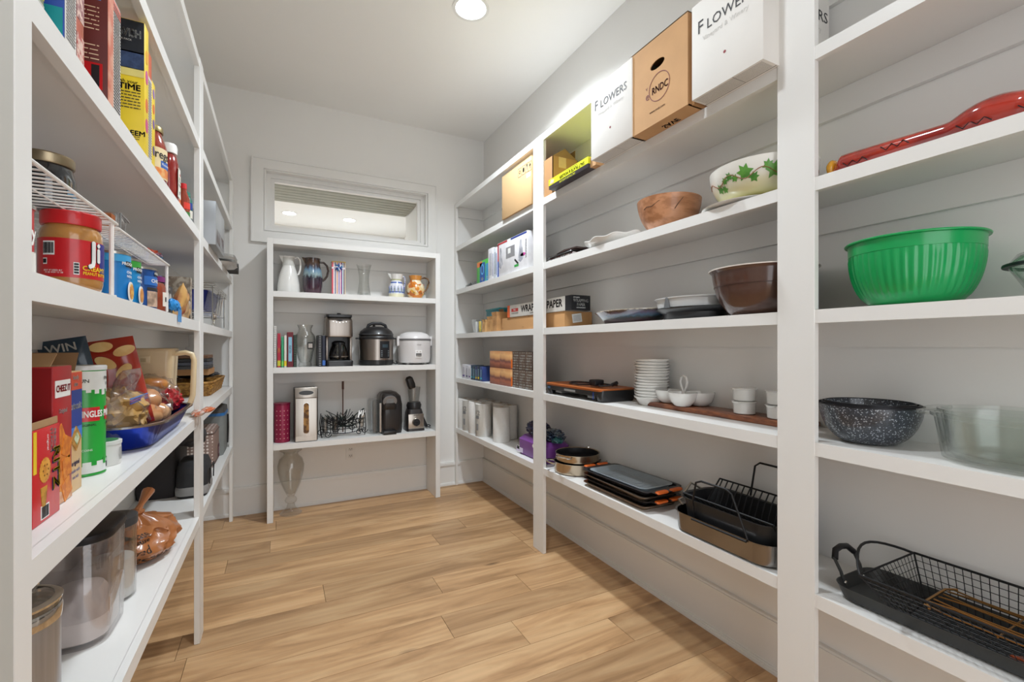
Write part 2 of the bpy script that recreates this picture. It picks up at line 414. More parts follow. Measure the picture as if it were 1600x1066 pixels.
for k in range(-19, 12):
    y0 = 1.80 + .176 * k; y1 = y0 + .176
    js = joints.get(k)
    if js is None: js = sorted([rnd.uniform(-.4, .5), rnd.uniform(.7, 1.5)])[: rnd.choice((1, 2))]
    xs = [XL - .08] + sorted(js) + [XR + .08]
    for a, b_ in zip(xs, xs[1:]):
        o = box('plank', OAK, floor, a + .0009, b_ - .0009, y0 + .0009, min(y1, YB + .08) - .0006, -.012, rnd.uniform(-.0004, 0))
# walls
struct(box('wall_right', WALL, None, XR, XR + .1, YF, YB + .15, 0, H))
struct(box('wall_left', WALL, None, XL - .1, XL, .77, YB + .15, 0, H))
wx0, wx1, wz0, wz1 = -.10, 1.12, 2.055, 2.505
wb = boxes('wall_back', WALL, None, [(XL, wx0, YB, YB + .12, 0, H), (wx1, XR, YB, YB + .12, 0, H), (wx0, wx1, YB, YB + .12, 0, wz0), (wx0, wx1, YB, YB + .12, wz1, H)])
struct(wb)
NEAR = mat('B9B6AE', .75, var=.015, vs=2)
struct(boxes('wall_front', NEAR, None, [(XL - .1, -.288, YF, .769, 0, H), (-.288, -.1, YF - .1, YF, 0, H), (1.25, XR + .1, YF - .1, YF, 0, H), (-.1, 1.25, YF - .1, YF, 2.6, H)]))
struct(box('ceiling', CEIL, None, XL - .1, XR + .1, -1.6, YB + .12, H, H + .05))
# baseboards: board, cap and quarter round
def baseboard(name, pts):
    (x0, y0), (x1, y1), n = pts     # n = outward normal
    bm = bmesh.new()
    def bb(t, z0, z1):
        add_box(bm, min(x0, x1, x0 + n[0] * t, x1 + n[0] * t), max(x0, x1, x0 + n[0] * t, x1 + n[0] * t), min(y0, y1, y0 + n[1] * t, y1 + n[1] * t), max(y0, y1, y0 + n[1] * t, y1 + n[1] * t), z0, z1)
    bb(.014, 0, .172); bb(.022, .172, .192); bb(.017, .192, .200); bb(.028, 0, .010); bb(.025, .010, .017); bb(.020, .017, .022)
    return struct(fin(name, bm, PAINT))
baseboard('baseboard_right', ((XR, YF), (XR, YB), (-1, 0)))
baseboard('baseboard_back', ((XL, YB), (XR, YB), (0, -1)))
baseboard('baseboard_left', ((XL, .77), (XL, YB), (1, 0)))
# window: casing, jamb, sash, pane
win = bpy.data.objects.new('window_1', None); COL.objects.link(win); win['kind'] = 'structure'; win['label'] = 'wide white transom window above the small shelving unit'
def frame_boxes(x0, x1, z0, z1, t, y0, y1):
    return [(x0, x1, y0, y1, z0, z0 + t), (x0, x1, y0, y1, z1 - t, z1), (x0, x0 + t, y0, y1, z0 + t, z1 - t), (x1 - t, x1, y0, y1, z0 + t, z1 - t)]
boxes('casing', PAINT, win, frame_boxes(-.185, 1.205, 1.965, 2.585, .082, YB - .018, YB - .0005) + frame_boxes(-.185, 1.205, 1.965, 2.585, .014, YB - .024, YB - .018))
boxes('jamb', PAINT, win, frame_boxes(wx0, wx1, wz0, wz1, .012, YB - .006, YB + .118))
boxes('sash', PAINT, win, frame_boxes(wx0 + .012, wx1 - .012, wz0 + .008, wz1 - .012, .03, YB + .05, YB + .11) + frame_boxes(wx0 + .042, wx1 - .042, wz0 + .030, wz1 - .042, .024, YB + .065, YB + .10))
box('window_pane', clear('F4FAF8', 1.0, .01), win, wx0 + .06, wx1 - .06, YB + .08, YB + .085, wz0 + .05, wz1 - .06)
# the space seen through the window
AW = mat('F0F0EE', .8, var=.01)
struct(box('wall_beyond_back', AW, None, -2.5, 3.2, 7.9, 8.0, 0, H))
struct(boxes('wall_beyond_right', AW, None, [(1.60, 1.7, YB + .13, 6.5, 0, H), (1.70, 1.9, 6.45, 6.5, 0, H), (1.9, 2.0, 6.45, 7.9, 0, H)]))
struct(box('wall_beyond_left', AW, None, -2.6, -2.5, YB + .13, 8, 0, H))
struct(box('ceiling_beyond', AW, None, -2.6, 3.2, YB + .12, 8, H, H + .05))
struct(box('floor_beyond', mat('B08B62', .6), None, -2.6, 3.2, YB + .12, 8, -.05, 0))
struct(boxes('trim_1', PAINT, None, [(-2.5, 1.9, 7.82, 7.9, H - .10, H - .0005), (-2.5, 1.9, 7.86, 7.9, H - .15, H - .10)]))
soff = thing('plank_soffit', 'grey-brown plank ceiling strip seen through the transom window', 'ceiling panel', (0, 5.4, H - .02))
SLAT = mat('949488', .7, var=.15, vs=6, stretch=(1, 12, 1))
for i in range(10):
    box('slat', SLAT, soff, -2.4, 1.58, i * .107, i * .107 + .092, -.004, .018)
# ---------------------------------------------------------------- lights
def downlight(x, y, label, st=LAMP, z=H, group='recessed downlights', r=.082):
    t = thing('recessed_downlight', label, 'light', (x, y, z - .004), 0)
    lathe('trim_ring', PAINT, t, [(r, 0), (r + .018, 0), (r + .018, .003), (r, .003)], 40)
    m = mat('FFFFFF', .5, emit=14)
    ld = bpy.data.lights.new('downlight_beam', 'AREA'); ld.shape = 'DISK'; ld.size = r * 2; ld.energy = st * PI * PI * r * r * 1.2
    ld.spread = 2.45; ld.color = (.85, .93, 1.0)
    lo = bpy.data.objects.new('downlight_beam', ld); COL.objects.link(lo); lo.parent = t; lo.location = (0, 0, -.0015)
    lathe('lens', m, t, [(0, .0008), (r, .0008), (r, .003), (0, .003)], 40)
    return t
downlight(.93, 2.33, 'bright round recessed light in the pantry ceiling, out over the right shelves')
downlight(.38, 1.10, 'round recessed light in the ceiling nearest the doorway', st=95)
downlight(.12, 7.07, 'recessed light seen through the window, the one at its left', st=260)
downlight(.91, 7.06, 'recessed light seen through the window, the one near its middle', st=260)
# outlet on the back wall
ol = thing('wall_outlet', 'white duplex power outlet on the wall below the small shelving unit', 'outlet', (.50, YB, .37))
box('cover_plate', PAINT, ol, -.036, .036, -.006, -.0006, -.058, .058, .002)
for s in (-1, 1):
    f = box('socket', mat('DAD8D3', .4), ol, -.017, .017, -.008, -.0055, s * .027 - .014, s * .027 + .014, .001)
    boxes('slot', BLACK, f, [(-.009, -.006, -.0085, -.0078, s * .027 - .003, s * .027 + .006), (.006, .009, -.0085, -.0078, s * .027 - .003, s * .027 + .005), (-.002, .002, -.0085, -.0078, s * .027 - .011, s * .027 - .007)])

# ---------------------------------------------------------------- shelving
FR, FL, FB = 1.365, -.290, 3.526
TB = .0384
RZ = [.4994, .933, 1.3134, 1.692, 2.067, 2.445]
LZ = [.5158, .928, 1.3078, 1.6756, 2.05, 2.382]
BZ = [.5316, 1.06, 1.585, 1.945]
ru = thing('shelving_unit', 'white floor-standing wooden shelving along the right wall', 'shelving', (FR, YF, 0))
def W(p, name, x0, x1, y0, y1, z0, z1, ref, bev=.0012):
    return box(name, PAINT, p, x0 - ref[0], x1 - ref[0], y0 - ref[1], y1 - ref[1], z0, z1, bev, 1)
rr_ = (FR, YF)
for z in RZ:
    s = boxes('shelf', PAINT, ru, [(.018, XR - FR - .001, .002, YB - YF - .001, z - .020, z), (0.0005, .0185, .002, YB - YF - .003, z - TB, z)])
for z in RZ: boxes('cleat', PAINT, ru, [(XR - FR - .019, XR - FR - .0008, .002, YB - YF - .003, z - .108, z - .0205), (.03, XR - FR - .02, YB - YF - .02, YB - YF - .002, z - .108, z - .0205)])
for y0, y1 in ((3.765, 3.808), (2.291, 2.407), (.778, .888), (-.5, -.39)):
    W(ru, 'post', FR - .002, FR + .019, y0, y1, 0.0005, 2.445, rr_)
lu = thing('shelving_unit', 'white floor-standing wooden shelving along the left wall', 'shelving', (FL, .77, 0))
lr_ = (FL, .77)
for z in LZ:
    boxes('shelf', PAINT, lu, [(XL - FL + .001, -.018, .002, YB - .77 - .002, z - .020, z), (-.0185, -.0005, .002, 3.725 - .77, z - TB, z)])
for z in LZ: boxes('cleat', PAINT, lu, [(XL - FL + .0008, XL - FL + .019, .002, YB - .77 - .002, z - .108, z - .0205)])
for y0, y1 in ((.772, .817), (2.232, 2.325), (3.68, 3.725)):
    W(lu, 'post', FL - .019, FL + .002, y0, y1, .0005, 2.382, lr_)
bu = thing('shelving_unit', 'small white shelving unit with full side panels under the window', 'shelving', (.534, FB, 0))
br_ = (.534, FB)
for x0, x1 in ((-.077, -.039), (1.107, 1.145)): W(bu, 'side_panel', x0, x1, FB, YB - .0285, .0005, 1.945, br_)
for z in BZ: boxes('shelf', PAINT, bu, [(-.0385 - .534, 1.1065 - .534, .002 if z < 1.9 else 0, YB - .001 - FB, z - TB, z)])
for z in BZ: boxes('cleat', PAINT, bu, [(-.0385 - .534, 1.1065 - .534, YB - .019 - FB, YB - .002 - FB, z - TB - .09, z - TB - .0005)])
# ================================================================ RIGHT SHELVES
RA_, RB_, RC_, RD_, RE_, RF_ = 2.445, 2.067, 1.692, 1.3134, .933, .4994
E_ = .0006
def rbox(name, label, cat, y0, y1, xf, d, h, z, m, group=None, part='carton_body'):
    """carton on the right shelves between y0 and y1 with its front at xf"""
    return carton(name, label, cat, (xf + d / 2, (y0 + y1) / 2, z + E_), -90, (y1 - y0, d, h), m, group, part), (y1 - y0), d, h
BOXW = mat('E4E0DA', .75, var=.03, vs=5); BOXS = mat('C9C0B8', .8, var=.03)
SER = mat('3A3A3C', .6)
# ---- top shelf
def flowers(y0, y1, label, end=False):
    t, w_, d_, h_ = rbox('wine_carton', label, 'box', y0, y1, 1.288, .34, .325, RB_, BOXW, 'cartons on the top shelf of the right wall')
    f = -d_ / 2 - .0003
    text('F', .062, SER, t, 'F', f, -w_ * .36, h_ * .72, sx=.9); text('LOWERS', .048, SER, t, 'F', f, w_ * .07, h_ * .70, sx=.95)
    text('Vineyard & Winery', .022, mat('CFCBC6', .7), t, 'F', f, 0, h_ * .58)
    panel(mat('8A2A30', .6), t, 'F', f, 0, h_ * .30, 0, 0, poly=ell(.010, .010, 12), name='seal_mark')
    boxes('bottom_seam', SER, t, [(-w_ / 2 + .002, w_ / 2 - .002, -d_ / 2 + .065, -d_ / 2 + .067, -.0004, .0004), (w_ * .1, w_ * .103, -d_ / 2 + .002, -d_ / 2 + .065, -.0004, .0004)])
    bm = bmesh.new()
    for i in range(9): add_box(bm, -w_ / 2 + .01, w_ / 2 - .01, -d_ / 2 + .01 + i * .006, -d_ / 2 + .0115 + i * .006, -.0004, .0003)
    fin('bottom_print', bm, GREY, t)
    box('lid_flap', BOXS, t, -w_ / 2 + .001, w_ / 2 - .001, -d_ / 2 + .002, -.002, h_ + .0002, h_ + .0035)
    box('lid_flap', BOXS, t, -w_ / 2 + .001, w_ / 2 - .001, .002, d_ / 2 - .002, h_ + .0002, h_ + .0035)
    if end:
        text('F', .062, SER, t, 'R', w_ / 2 + .0003, -.095, h_ * .685, sx=.9); text('LOWERS', .050, SER, t, 'R', w_ / 2 + .0003, .058, h_ * .68, sx=1.05); text('Vineyard & Winery', .024, mat('CFCBC6', .7), t, 'R', w_ / 2 + .0003, .03, h_ * .54)
    return t
flowers(.882, 1.148, 'white lettered carton on the top shelf, standing against the wide near post', True)
flowers(1.455, 1.730, 'white lettered carton on the top shelf, between the brown carton and the yellow flat box')
# brown carton with hand hole
t = thing('wine_carton', 'tan cardboard carton with an oval hand hole and round printed emblem', 'box', (1.288 + .17, 1.318, RB_ + E_), -90, 'cartons on the top shelf of the right wall')
w_, d_, h_ = .295, .33, .334
hole = ell(.075, .034, 20, 0, .0)
hp = [(x, .225 + y) for x, y in hole]
bm = bmesh.new()   # front wall with a real hole
outer = [(-w_ / 2, 0), (w_ / 2, 0), (w_ / 2, h_), (-w_ / 2, h_)]
def ringwall(bm, y0, y1):
    vo = []; vi = []
    N_ = 20
    for k in range(N_):
        a = 2 * PI * k / N_; c_, s_ = math.cos(a), math.sin(a)
        sc_ = min((w_ / 2) / abs(c_) if abs(c_) > 1e-6 else 9, ((h_ - .225) if s_ > 0 else .225) / abs(s_) if abs(s_) > 1e-6 else 9)
        vo.append((c_ * sc_, .225 + s_ * sc_)); vi.append((.0375 * c_, .225 + .017 * s_))
    cs = [(w_ / 2, h_), (-w_ / 2, h_), (-w_ / 2, 0), (w_ / 2, 0)]
    for c_ in cs:   # snap the nearest outer point to the corner
        j = min(range(N_), key=lambda q: (vo[q][0] - c_[0]) ** 2 + (vo[q][1] - c_[1]) ** 2); vo[j] = c_
    R = []
    for y in (y0, y1): R.append(([bm.verts.new((x, y, z)) for x, z in vo], [bm.verts.new((x, y, z)) for x, z in vi]))
    for k in range(N_):
        q = (k + 1) % N_
        for o_, i_ in R: bm.faces.new((o_[k], o_[q], i_[q], i_[k]))
        for a_ in (0, 1): bm.faces.new((R[0][a_][k], R[0][a_][q], R[1][a_][q], R[1][a_][k]))
ringwall(bm, -d_ / 2, -d_ / 2 + .004)
fin('front_wall', bm, CARD, t)
boxes('carton_walls', CARD, t, [(-w_ / 2, -w_ / 2 + .004, -d_ / 2 + .0042, d_ / 2, 0, h_), (w_ / 2 - .004, w_ / 2, -d_ / 2 + .0042, d_ / 2, 0, h_), (-w_ / 2, w_ / 2, d_ / 2 - .004, d_ / 2, 0, h_), (-w_ / 2, w_ / 2, -d_ / 2 + .0042, d_ / 2, 0, .004), (-w_ / 2, w_ / 2, -d_ / 2, d_ / 2, h_ - .004, h_)])
box('corner_flap', CARD2, t, w_ / 2 + .0003, w_ / 2 + .012, -d_ / 2 + .02, d_ / 2 - .01, .001, h_ + .001)
MAR = mat('7A3B38', .7)
f = -d_ / 2 - .0004
def ringp(R_, r_, m, p, face, plane, a, b, a0=0, a1=360, n=40):
    bm = bmesh.new(); M = Matrix.Translation(at_face(face, plane, a, b)) @ ROT[face]; vv = []
    for i in range(n + 1):
        an = math.radians(a0 + (a1 - a0) * i / n)
        vv.append([bm.verts.new(M @ Vector((q * math.cos(an), q * math.sin(an), zz))) for q, zz in ((R_, 0), (r_, 0), (r_, .0008), (R_, .0008))])
    for A, B in zip(vv, vv[1:]):
        for k in range(4): bm.faces.new((A[k], A[(k + 1) % 4], B[(k + 1) % 4], B[k]))
    return fin('printed_ring', bm, m, p)
ringp(.054, .0515, MAR, t, 'F', f, .01, .135)
text('RNDC', .038, MAR, t, 'F', f, .014, .128, sx=.78, bold=.02); text('e', .045, MAR, t, 'F', f, -.052, .122); text('v', .024, MAR, t, 'F', f, -.056, .155)
text('www.rndc.com', .013, MAR, t, 'F', f, .0, .052, bold=.01)
boxes('bottom_seam', CARD_IN, t, [(-w_ / 2 + .001, w_ / 2 - .001, -d_ / 2 + .085, -d_ / 2 + .088, -.0005, .0005)])
text('SAVE', .035, BLACK, t, 'T', -.0015, .02, -.115, bold=.03)
# yellow flat box
t, w_, d_, h_ = rbox('flat_box', 'flat yellow and black gift box with inverted lettering on the top shelf', 'box', 1.80, 2.16, 1.322, .20, .052, RB_, mat('3A3438', .5))
YEL = mat('DDE01E', .5, var=.03)
box('yellow_band', YEL, t, -w_ / 2 - .0006, w_ / 2 + .0006, -d_ / 2 - .0008, d_ / 2 + .0004, .020, .0528)
f = -d_ / 2 - .0009
text('SALT PLATE & HOLDER', .0215, BLACK, t, 'F', f, .04, .033, roll=180, bold=.02); text('FOR SERVING AND GRILLING', .008, BLACK, t, 'F', f, .04, .0475, roll=180)
text('SALT PLATE & HOLDER', .014, YEL, t, 'F', -d_ / 2 - .0003, .0, .010, roll=180)
panel(mat('E9B6A0', .5), t, 'F', f, -.145, .036, 0, 0, poly=[(-.022, -.008), (.014, -.013), (.022, .006), (-.012, .013)], name='picture')
box('end_flap', CARD, t, w_ / 2 + .0008, w_ / 2 + .045, -d_ / 2 + .012, d_ / 2, .0, .046)
# small open brown box behind the post, and the big box beyond
t = thing('open_box', 'small brown carton with raised top flaps behind the slender post, top shelf', 'box', (1.372 + .085, 2.285, RB_ + E_), -90)
w_, d_, h_ = .17, .17, .215
boxes('carton_body', CARD2, t, [(-w_ / 2, w_ / 2, -d_ / 2, -d_ / 2 + .004, 0, h_), (-w_ / 2, w_ / 2, d_ / 2 - .004, d_ / 2, 0, h_), (-w_ / 2, -w_ / 2 + .004, -d_ / 2, d_ / 2, 0, h_), (w_ / 2 - .004, w_ / 2, -d_ / 2, d_ / 2, 0, h_), (-w_ / 2, w_ / 2, -d_ / 2, d_ / 2, 0, .004)])
prism('flap', CARD_IN, t, [(-d_ / 2, 0), (d_ / 2, 0), (0, .055)], 0, .003, Matrix.Translation((w_ / 2 - .006, 0, h_)) @ ROT['R'])
prism('flap', CARD_IN, t, [(-w_ / 2 + .01, 0), (w_ / 2 - .01, 0), (w_ / 2 - .01, .06), (-w_ / 2 + .01, .06)], 0, .003, Matrix.Translation((0, d_ / 2 - .01, h_)) @ ROT['F'])
panel(mat('C9A77C', .3), t, 'R', w_ / 2, -.02, h_ - .03, .05, .06, name='tape')
TANB = mat('D2AC7C', .8, var=.03, vs=5)
t, w_, d_, h_ = rbox('moving_box', 'large plain tan cardboard box on the top shelf near the corner', 'box', 2.40 + .012, 2.82, 1.353, .28, .288, RB_, TANB)
f = -d_ / 2
ms = [(-.04 + i * .058, .225) for i in range(4)]
for i, (a, b) in enumerate([( .055, .235), (.105, .235), (.150, .235), (.188, .232)]):
    boxes('handling_mark', BLACK, t, [(a - .020, a + .020, f - .0008, f, b + .026, b + .0275), (a - .020, a + .020, f - .0008, f, b - .0275, b - .026), (a - .020, a - .0188, f - .0008, f, b - .026, b + .026), (a + .0188, a + .020, f - .0008, f, b - .026, b + .026)])
ringp(.011, .007, BLACK, t, 'F', f, .055, .238); panel(BLACK, t, 'F', f, .105, .236, 0, 0, poly=ell(.022, .03, 12), name='handling_symbol')
panel(BLACK, t, 'F', f, .150, .24, 0, 0, poly=[(-.009, .016), (.009, .016), (.002, -.002), (.002, -.02), (-.002, -.02), (-.002, -.002)], name='handling_symbol')
panel(BLACK, t, 'F', f, .188, .234, 0, 0, poly=[(-.012, 0), (0, .02), (.012, 0), (.003, 0), (.003, -.018), (-.003, -.018), (-.003, 0)], name='handling_symbol')
panel(WHITE, t, 'F', f, .17, .185, .05, .026, name='address_label'); lines(t, GREY, 'F', f - .0006, .17, .185, .04, .018, 3)
for s in (-1, 1): box('lid_flap', TANB, t, -w_ / 2, w_ / 2, (-d_ / 2 if s < 0 else .001), (-.001 if s < 0 else d_ / 2), h_ + .0004, h_ + .004)

# ---- shelf C: bowls and platters
def at(x, y, z): return (x, y, z + E_)
t = thing('wooden_bowl', 'turned wooden bowl with dark streaked grain', 'bowl', at(1.49, 1.451, RC_))
WOOD = mat('C88E66', .4, col2='A9714A', vs=3, stretch=(2, 9, 14), coat=.3)
lathe('bowl', WOOD, t, bowl_prof(.132, .135, .055, .006, 12, .8), 56)
bm = bmesh.new()
rndw = random.Random(4)
tubes('dark_streak', mat('5A3A22', .5), t, [[(.1318 * math.cos(a) * k, .1318 * math.sin(a) * k, z) for a, k, z in ((3.0, .955, .088), (3.15, .965, .095), (3.35, .955, .092), (3.6, .968, .108), (3.9, .975, .118))], [(.1318 * math.cos(a) * k, .1318 * math.sin(a) * k, z) for a, k, z in ((4.1, .93, .07), (4.2, .955, .09), (4.35, .975, .115))]], .0016)
t = thing('ivy_bowl', 'cream serving bowl painted with a green ivy garland', 'bowl', at(1.50, 1.03, RC_ + .012))
IVY = ramp_mat([(0, 'C9C27A'), (.35, 'DDD9B8'), (.6, 'E6E3DA')], 'Z', 0, .11, .2, .1, 9, coat=.6)
lathe('bowl', IVY, t, bowl_prof(.170, .112, .10, .005, 10, .85), 64)
LEAF = mat('3F7A2E', .35, col2='5E9A3E', vs=14); STEM = mat('8A5A3A', .5)
def ivr(z): return .10 + .07 * (.85 * math.sin(z / .112 * PI / 2 * 1.12) + .15 * z / .112) + .001
pts = []
for i in range(60):
    a = math.radians(150 + i * 3.6); z = .062 + .014 * math.sin(i * .55); q = bowl_r = .10 + .07 * math.sqrt(max(0, 1 - (1 - min(1, z / .112)) ** 2)) * .93 + .0
    pts.append((q, a, z))
def surf_r(z, R=.170, H_=.112, rb=.10, e=.85, n=10):
    P = [(rb, 0)] + [(rb + (R - rb) * (math.sin(i / n * PI / 2) * e + i / n * (1 - e)), H_ * ((1 - math.cos(i / n * PI / 2)) * e + i / n * (1 - e))) for i in range(1, n + 1)]
    for (r0, z0), (r1, z1) in zip(P, P[1:]):
        if z0 <= z <= z1: return r0 + (r1 - r0) * (z - z0) / (z1 - z0)
    return R
vine = []
for i in range(70):
    a = math.radians(130 + i * 3); z = .062 + .012 * math.sin(i * .5); r = surf_r(z) + .0008; vine.append((r * math.cos(a), r * math.sin(a), z))
tubes('vine', STEM, t, [vine], .0016)
def ivy_leaf(a, z, s, rot):
    shape = [(0, -1), (.35, -.55), (.95, -.5), (.55, 0), (.75, .6), (.25, .45), (0, 1.05), (-.25, .45), (-.75, .6), (-.55, 0), (-.95, -.5), (-.35, -.55)]
    bm = bmesh.new(); cr, sr = math.cos(rot), math.sin(rot); V_ = []
    sub = []
    for k in range(len(shape)):
        p0, p1 = shape[k], shape[(k + 1) % len(shape)]; sub += [p0, ((p0[0] + p1[0]) / 2, (p0[1] + p1[1]) / 2)]
    def pt(u, v, off):
        x = (u * cr - v * sr) * s; y = (u * sr + v * cr) * s; zz = min(.110, z + y); r = surf_r(max(.001, zz)) + off
        an = a + x / r; return (r * math.cos(an), r * math.sin(an), zz)
    c0 = bm.verts.new(pt(0, 0, .0022)); vv = [bm.verts.new(pt(u, v, .0014)) for u, v in sub]
    for k in range(len(vv)): bm.faces.new((c0, vv[k], vv[(k + 1) % len(vv)]))
    return fin('ivy_leaf', bm, LEAF, t)
rl = random.Random(5)
for i, (ad, z, s) in enumerate([(158, .045, .013), (166, .038, .010), (170, .062, .010), (177, .070, .011), (184, .060, .010), (196, .070, .020), (206, .050, .012), (220, .078, .013), (226, .064, .020), (240, .074, .015), (247, .055, .012), (256, .072, .018), (268, .06, .015)]):
    ivy_leaf(math.radians(ad), z, s * 1.35, rl.uniform(-.7, .7))
t = thing('dinner_plate', 'cream plate lying under the ivy painted bowl', 'plate', at(1.50, 1.085, RC_))
lathe('plate', CERAM, t, [(0, 0), (.08, 0), (.155, .0095), (.156, .0112), (.150, .0112), (.08, .0035), (0, .0035)], 56, smooth=True, sy=1)
t = thing('scalloped_platter', 'shallow white oval platter with a wavy rim', 'platter', at(1.475, 1.78, RC_), 0)
bm = bmesh.new(); rings = []
for k, (s, z) in enumerate(((.001, 0), (.55, 0), (.75, .006), (1, .034), (1.0, .038), (.97, .037), (.73, .011), (.5, .004), (.001, .004))):
    rings.append([Vector((.125 * s * math.cos(a) * (1 + (.03 * math.cos(10 * a) if s > .9 else 0)), .195 * s * math.sin(a) * (1 + (.03 * math.cos(10 * a) if s > .9 else 0)), z + (.004 * math.cos(10 * a) if s > .9 else 0))) for a in [2 * PI * i / 80 for i in range(80)]])
add_rings(bm, rings); fin('platter', bm, CERAM, t, True)
t = thing('tray_stack', 'flat stack of dark and patterned folded mats beside the slender post', 'mats', at(1.47, 2.10, RC_), -90)
for i, (m, h_, dw) in enumerate(((mat('2C2A4A', .6, col2='D8D4CE', vs=60), .007, 0), (mat('8C2B30', .6, col2='E0DCD6', vs=40), .006, .004), (DARKP, .008, -.006), (mat('3A2A26', .5), .006, .002))):
    z0 = sum((.007, .006, .008, .006)[:i])
    box('mat', m, t, -.145 + dw, .10 + dw, -.10 + dw, .10 + dw, z0, z0 + h_ - .0006, .002, 1)
prism('folded_corner', mat('3A2622', .5), t, [(-.06, 0), (.13, 0), (.135, .006), (.02, .010)], -.02, .08, Matrix.Translation((0, -.02, .0272)) @ ROT['F'])

# far bay of shelf C: bags and cartons
t = thing('foil_tangle', 'dark crumpled cables and wrap in clear plastic, far end of the shelf', 'packet', at(1.44, 3.50, RC_), -90)
blob('wrap', mat('2A2A2C', .3, col2='8A8C8C', vs=30), t, (0, 0, .018), (.12, .05, .020), .5, 3, 4, 0, 2, True)
tubes('wire', GREY, t, [[(-.11 + .03 * i, -.05 + .01 * math.sin(i), .008 + .012 * (i % 3)) for i in range(8)], [(-.12 + .03 * i, -.03 - .012 * math.cos(i * 2), .012 + .010 * ((i + 1) % 3)) for i in range(8)]], .0022)
t, w_, d_, h_ = rbox('bag_box', 'green and blue box of zipper bags next to white cartons', 'box', 3.13, 3.36, 1.392, .07, .175, RC_, mat('4FB84A', .5))
for s, m in ((0, mat('1F57A8', .5)),):
    panel(m, t, 'F', -d_ / 2, -.005, h_ * .45, .10, h_ * .88); panel(mat('58B8E8', .4), t, 'F', -d_ / 2 - .0006, -.005, .105, 0, 0, poly=ell(.058, .085, 20), name='printed_oval'); panel(BLUE, t, 'F', -d_ / 2 - .0012, -.005, .105, 0, 0, poly=ell(.036, .06, 20), name='printed_oval')
    panel(mat('E8804A', .5), t, 'F', -d_ / 2, -.06, h_ * .86, .10, .04); panel(mat('2E9AC8', .5), t, 'F', -d_ / 2, .085, h_ * .4, .055, h_ * .78)
    text('zip', .04, WHITE, t, 'F', -d_ / 2 - .0012, -.005, .035, bold=.03); text('12', .03, WHITE, t, 'F', -d_ / 2 - .0006, .085, .03, bold=.03)
panel(mat('E8804A', .5), t, 'R', w_ / 2, 0, h_ * .8, .05, .05)
for i, (y0, y1, hh, c) in enumerate(((3.035, 3.125, .235, 'E6E4E6'), (2.972, 3.030, .225, 'DDE3EA'))):
    t, w_, d_, h_ = rbox('bag_box', ('tall white narrow box with faint blue print, beside the green bag box', 'second tall white narrow box, beside the pictured vacuum bag carton')[i], 'box', y0, y1, 1.385, .13, hh, RC_, mat(c, .5))
    lines(t, mat('9AA4B4', .6), 'F', -d_ / 2, 0, h_ * .5, w_ * .5, h_ * .7, 16); panel(BLUE, t, 'F', -d_ / 2, (w_ / 2 - .006), h_ * .45, .008, h_ * .7); panel(mat('3A9AA8', .5), t, 'R', w_ / 2, 0, h_ * .9, .11, .03)
t, w_, d_, h_ = rbox('bag_carton', 'white carton picturing hanging clothes, with red and blue edges, behind the slender post', 'box', 2.515, 2.962, 1.385, .10, .242, RC_, mat('E2E0E2', .5))
f = -d_ / 2
panel(mat('2A3F8F', .5), t, 'F', f, w_ * .22, h_ - .008, w_ * .5, .012); panel(mat('C03038', .5), t, 'F', f, -w_ * .32, h_ - .008, w_ * .34, .012)
panel(mat('B52A36', .5), t, 'F', f, -w_ / 2 + .012, h_ * .72, .02, h_ * .5); panel(mat('2A4FA8', .5), t, 'F', f, -w_ / 2 + .012, h_ * .25, .02, h_ * .48)
panel(mat('8C8A8C', .5), t, 'F', f, -.02, h_ * .62, .13, .075); panel(WHITE, t, 'F', f - .0006, -.035, h_ * .66, .04, .035)
for a, s in ((-.17, 1), (.13, 1.2)):
    panel(mat('9A9AA2', .6, col2='C8C8CE', vs=20), t, 'F', f, a, h_ * .55, 0, 0, poly=[(-.03 * s, -.06), (-.008, .07), (.008, .07), (.035 * s, -.05), (.0, -.075)], name='pictured_garment')
panel(mat('C8489A', .5), t, 'F', f, .16, h_ * .42, 0, 0, poly=ell(.07, .022, 16), name='picture'); panel(GREEN, t, 'F', f, .07, h_ * .18, .06, .016, name='picture')
panel(BLACK, t, 'F', f, .07, h_ * .26, 0, 0, poly=[(-.03, .02), (-.02, .03), (.03, -.005), (.02, -.015)], name='picture')
lines(t, INK, 'F', f, w_ * .45, h_ * .55, .02, h_ * .5, 12)

# ---- shelf D
t = thing('plastic_tub', 'small clear plastic container holding coloured tubes, far end of the shelf', 'container', at(1.45, 3.38, RD_), -90)
loft('tub', clear('DCE4E4', .6, .1), t, [(.15, .11, .02, 0), (.17, .13, .02, .10), (.178, .138, .022, .105), (.168, .128, .02, .105), (.146, .106, .018, .004)])
for i in range(4): lathe('paint_tube', mat(('E8E4DC', '3A66B0', 'D8B830', '8A8C90')[i], .5), t, [(0, .004), (.012, .004), (.012, .085), (.008, .09), (0, .09)], 12, loc=(-.05 + i * .034, -.03 + .012 * (i % 2), 0))
t, w_, d_, h_ = rbox('teal_bin', 'teal lidded plastic bin behind the kraft paper bags', 'storage bin', 3.17, 3.42, 1.50, .13, .175, RD_, mat('2C8A96', .35), part='bin_body')
box('lid', mat('3FA3AC', .35), t, -w_ / 2 - .006, w_ / 2 + .006, -d_ / 2 - .006, d_ / 2 + .004, h_, h_ + .014, .004)
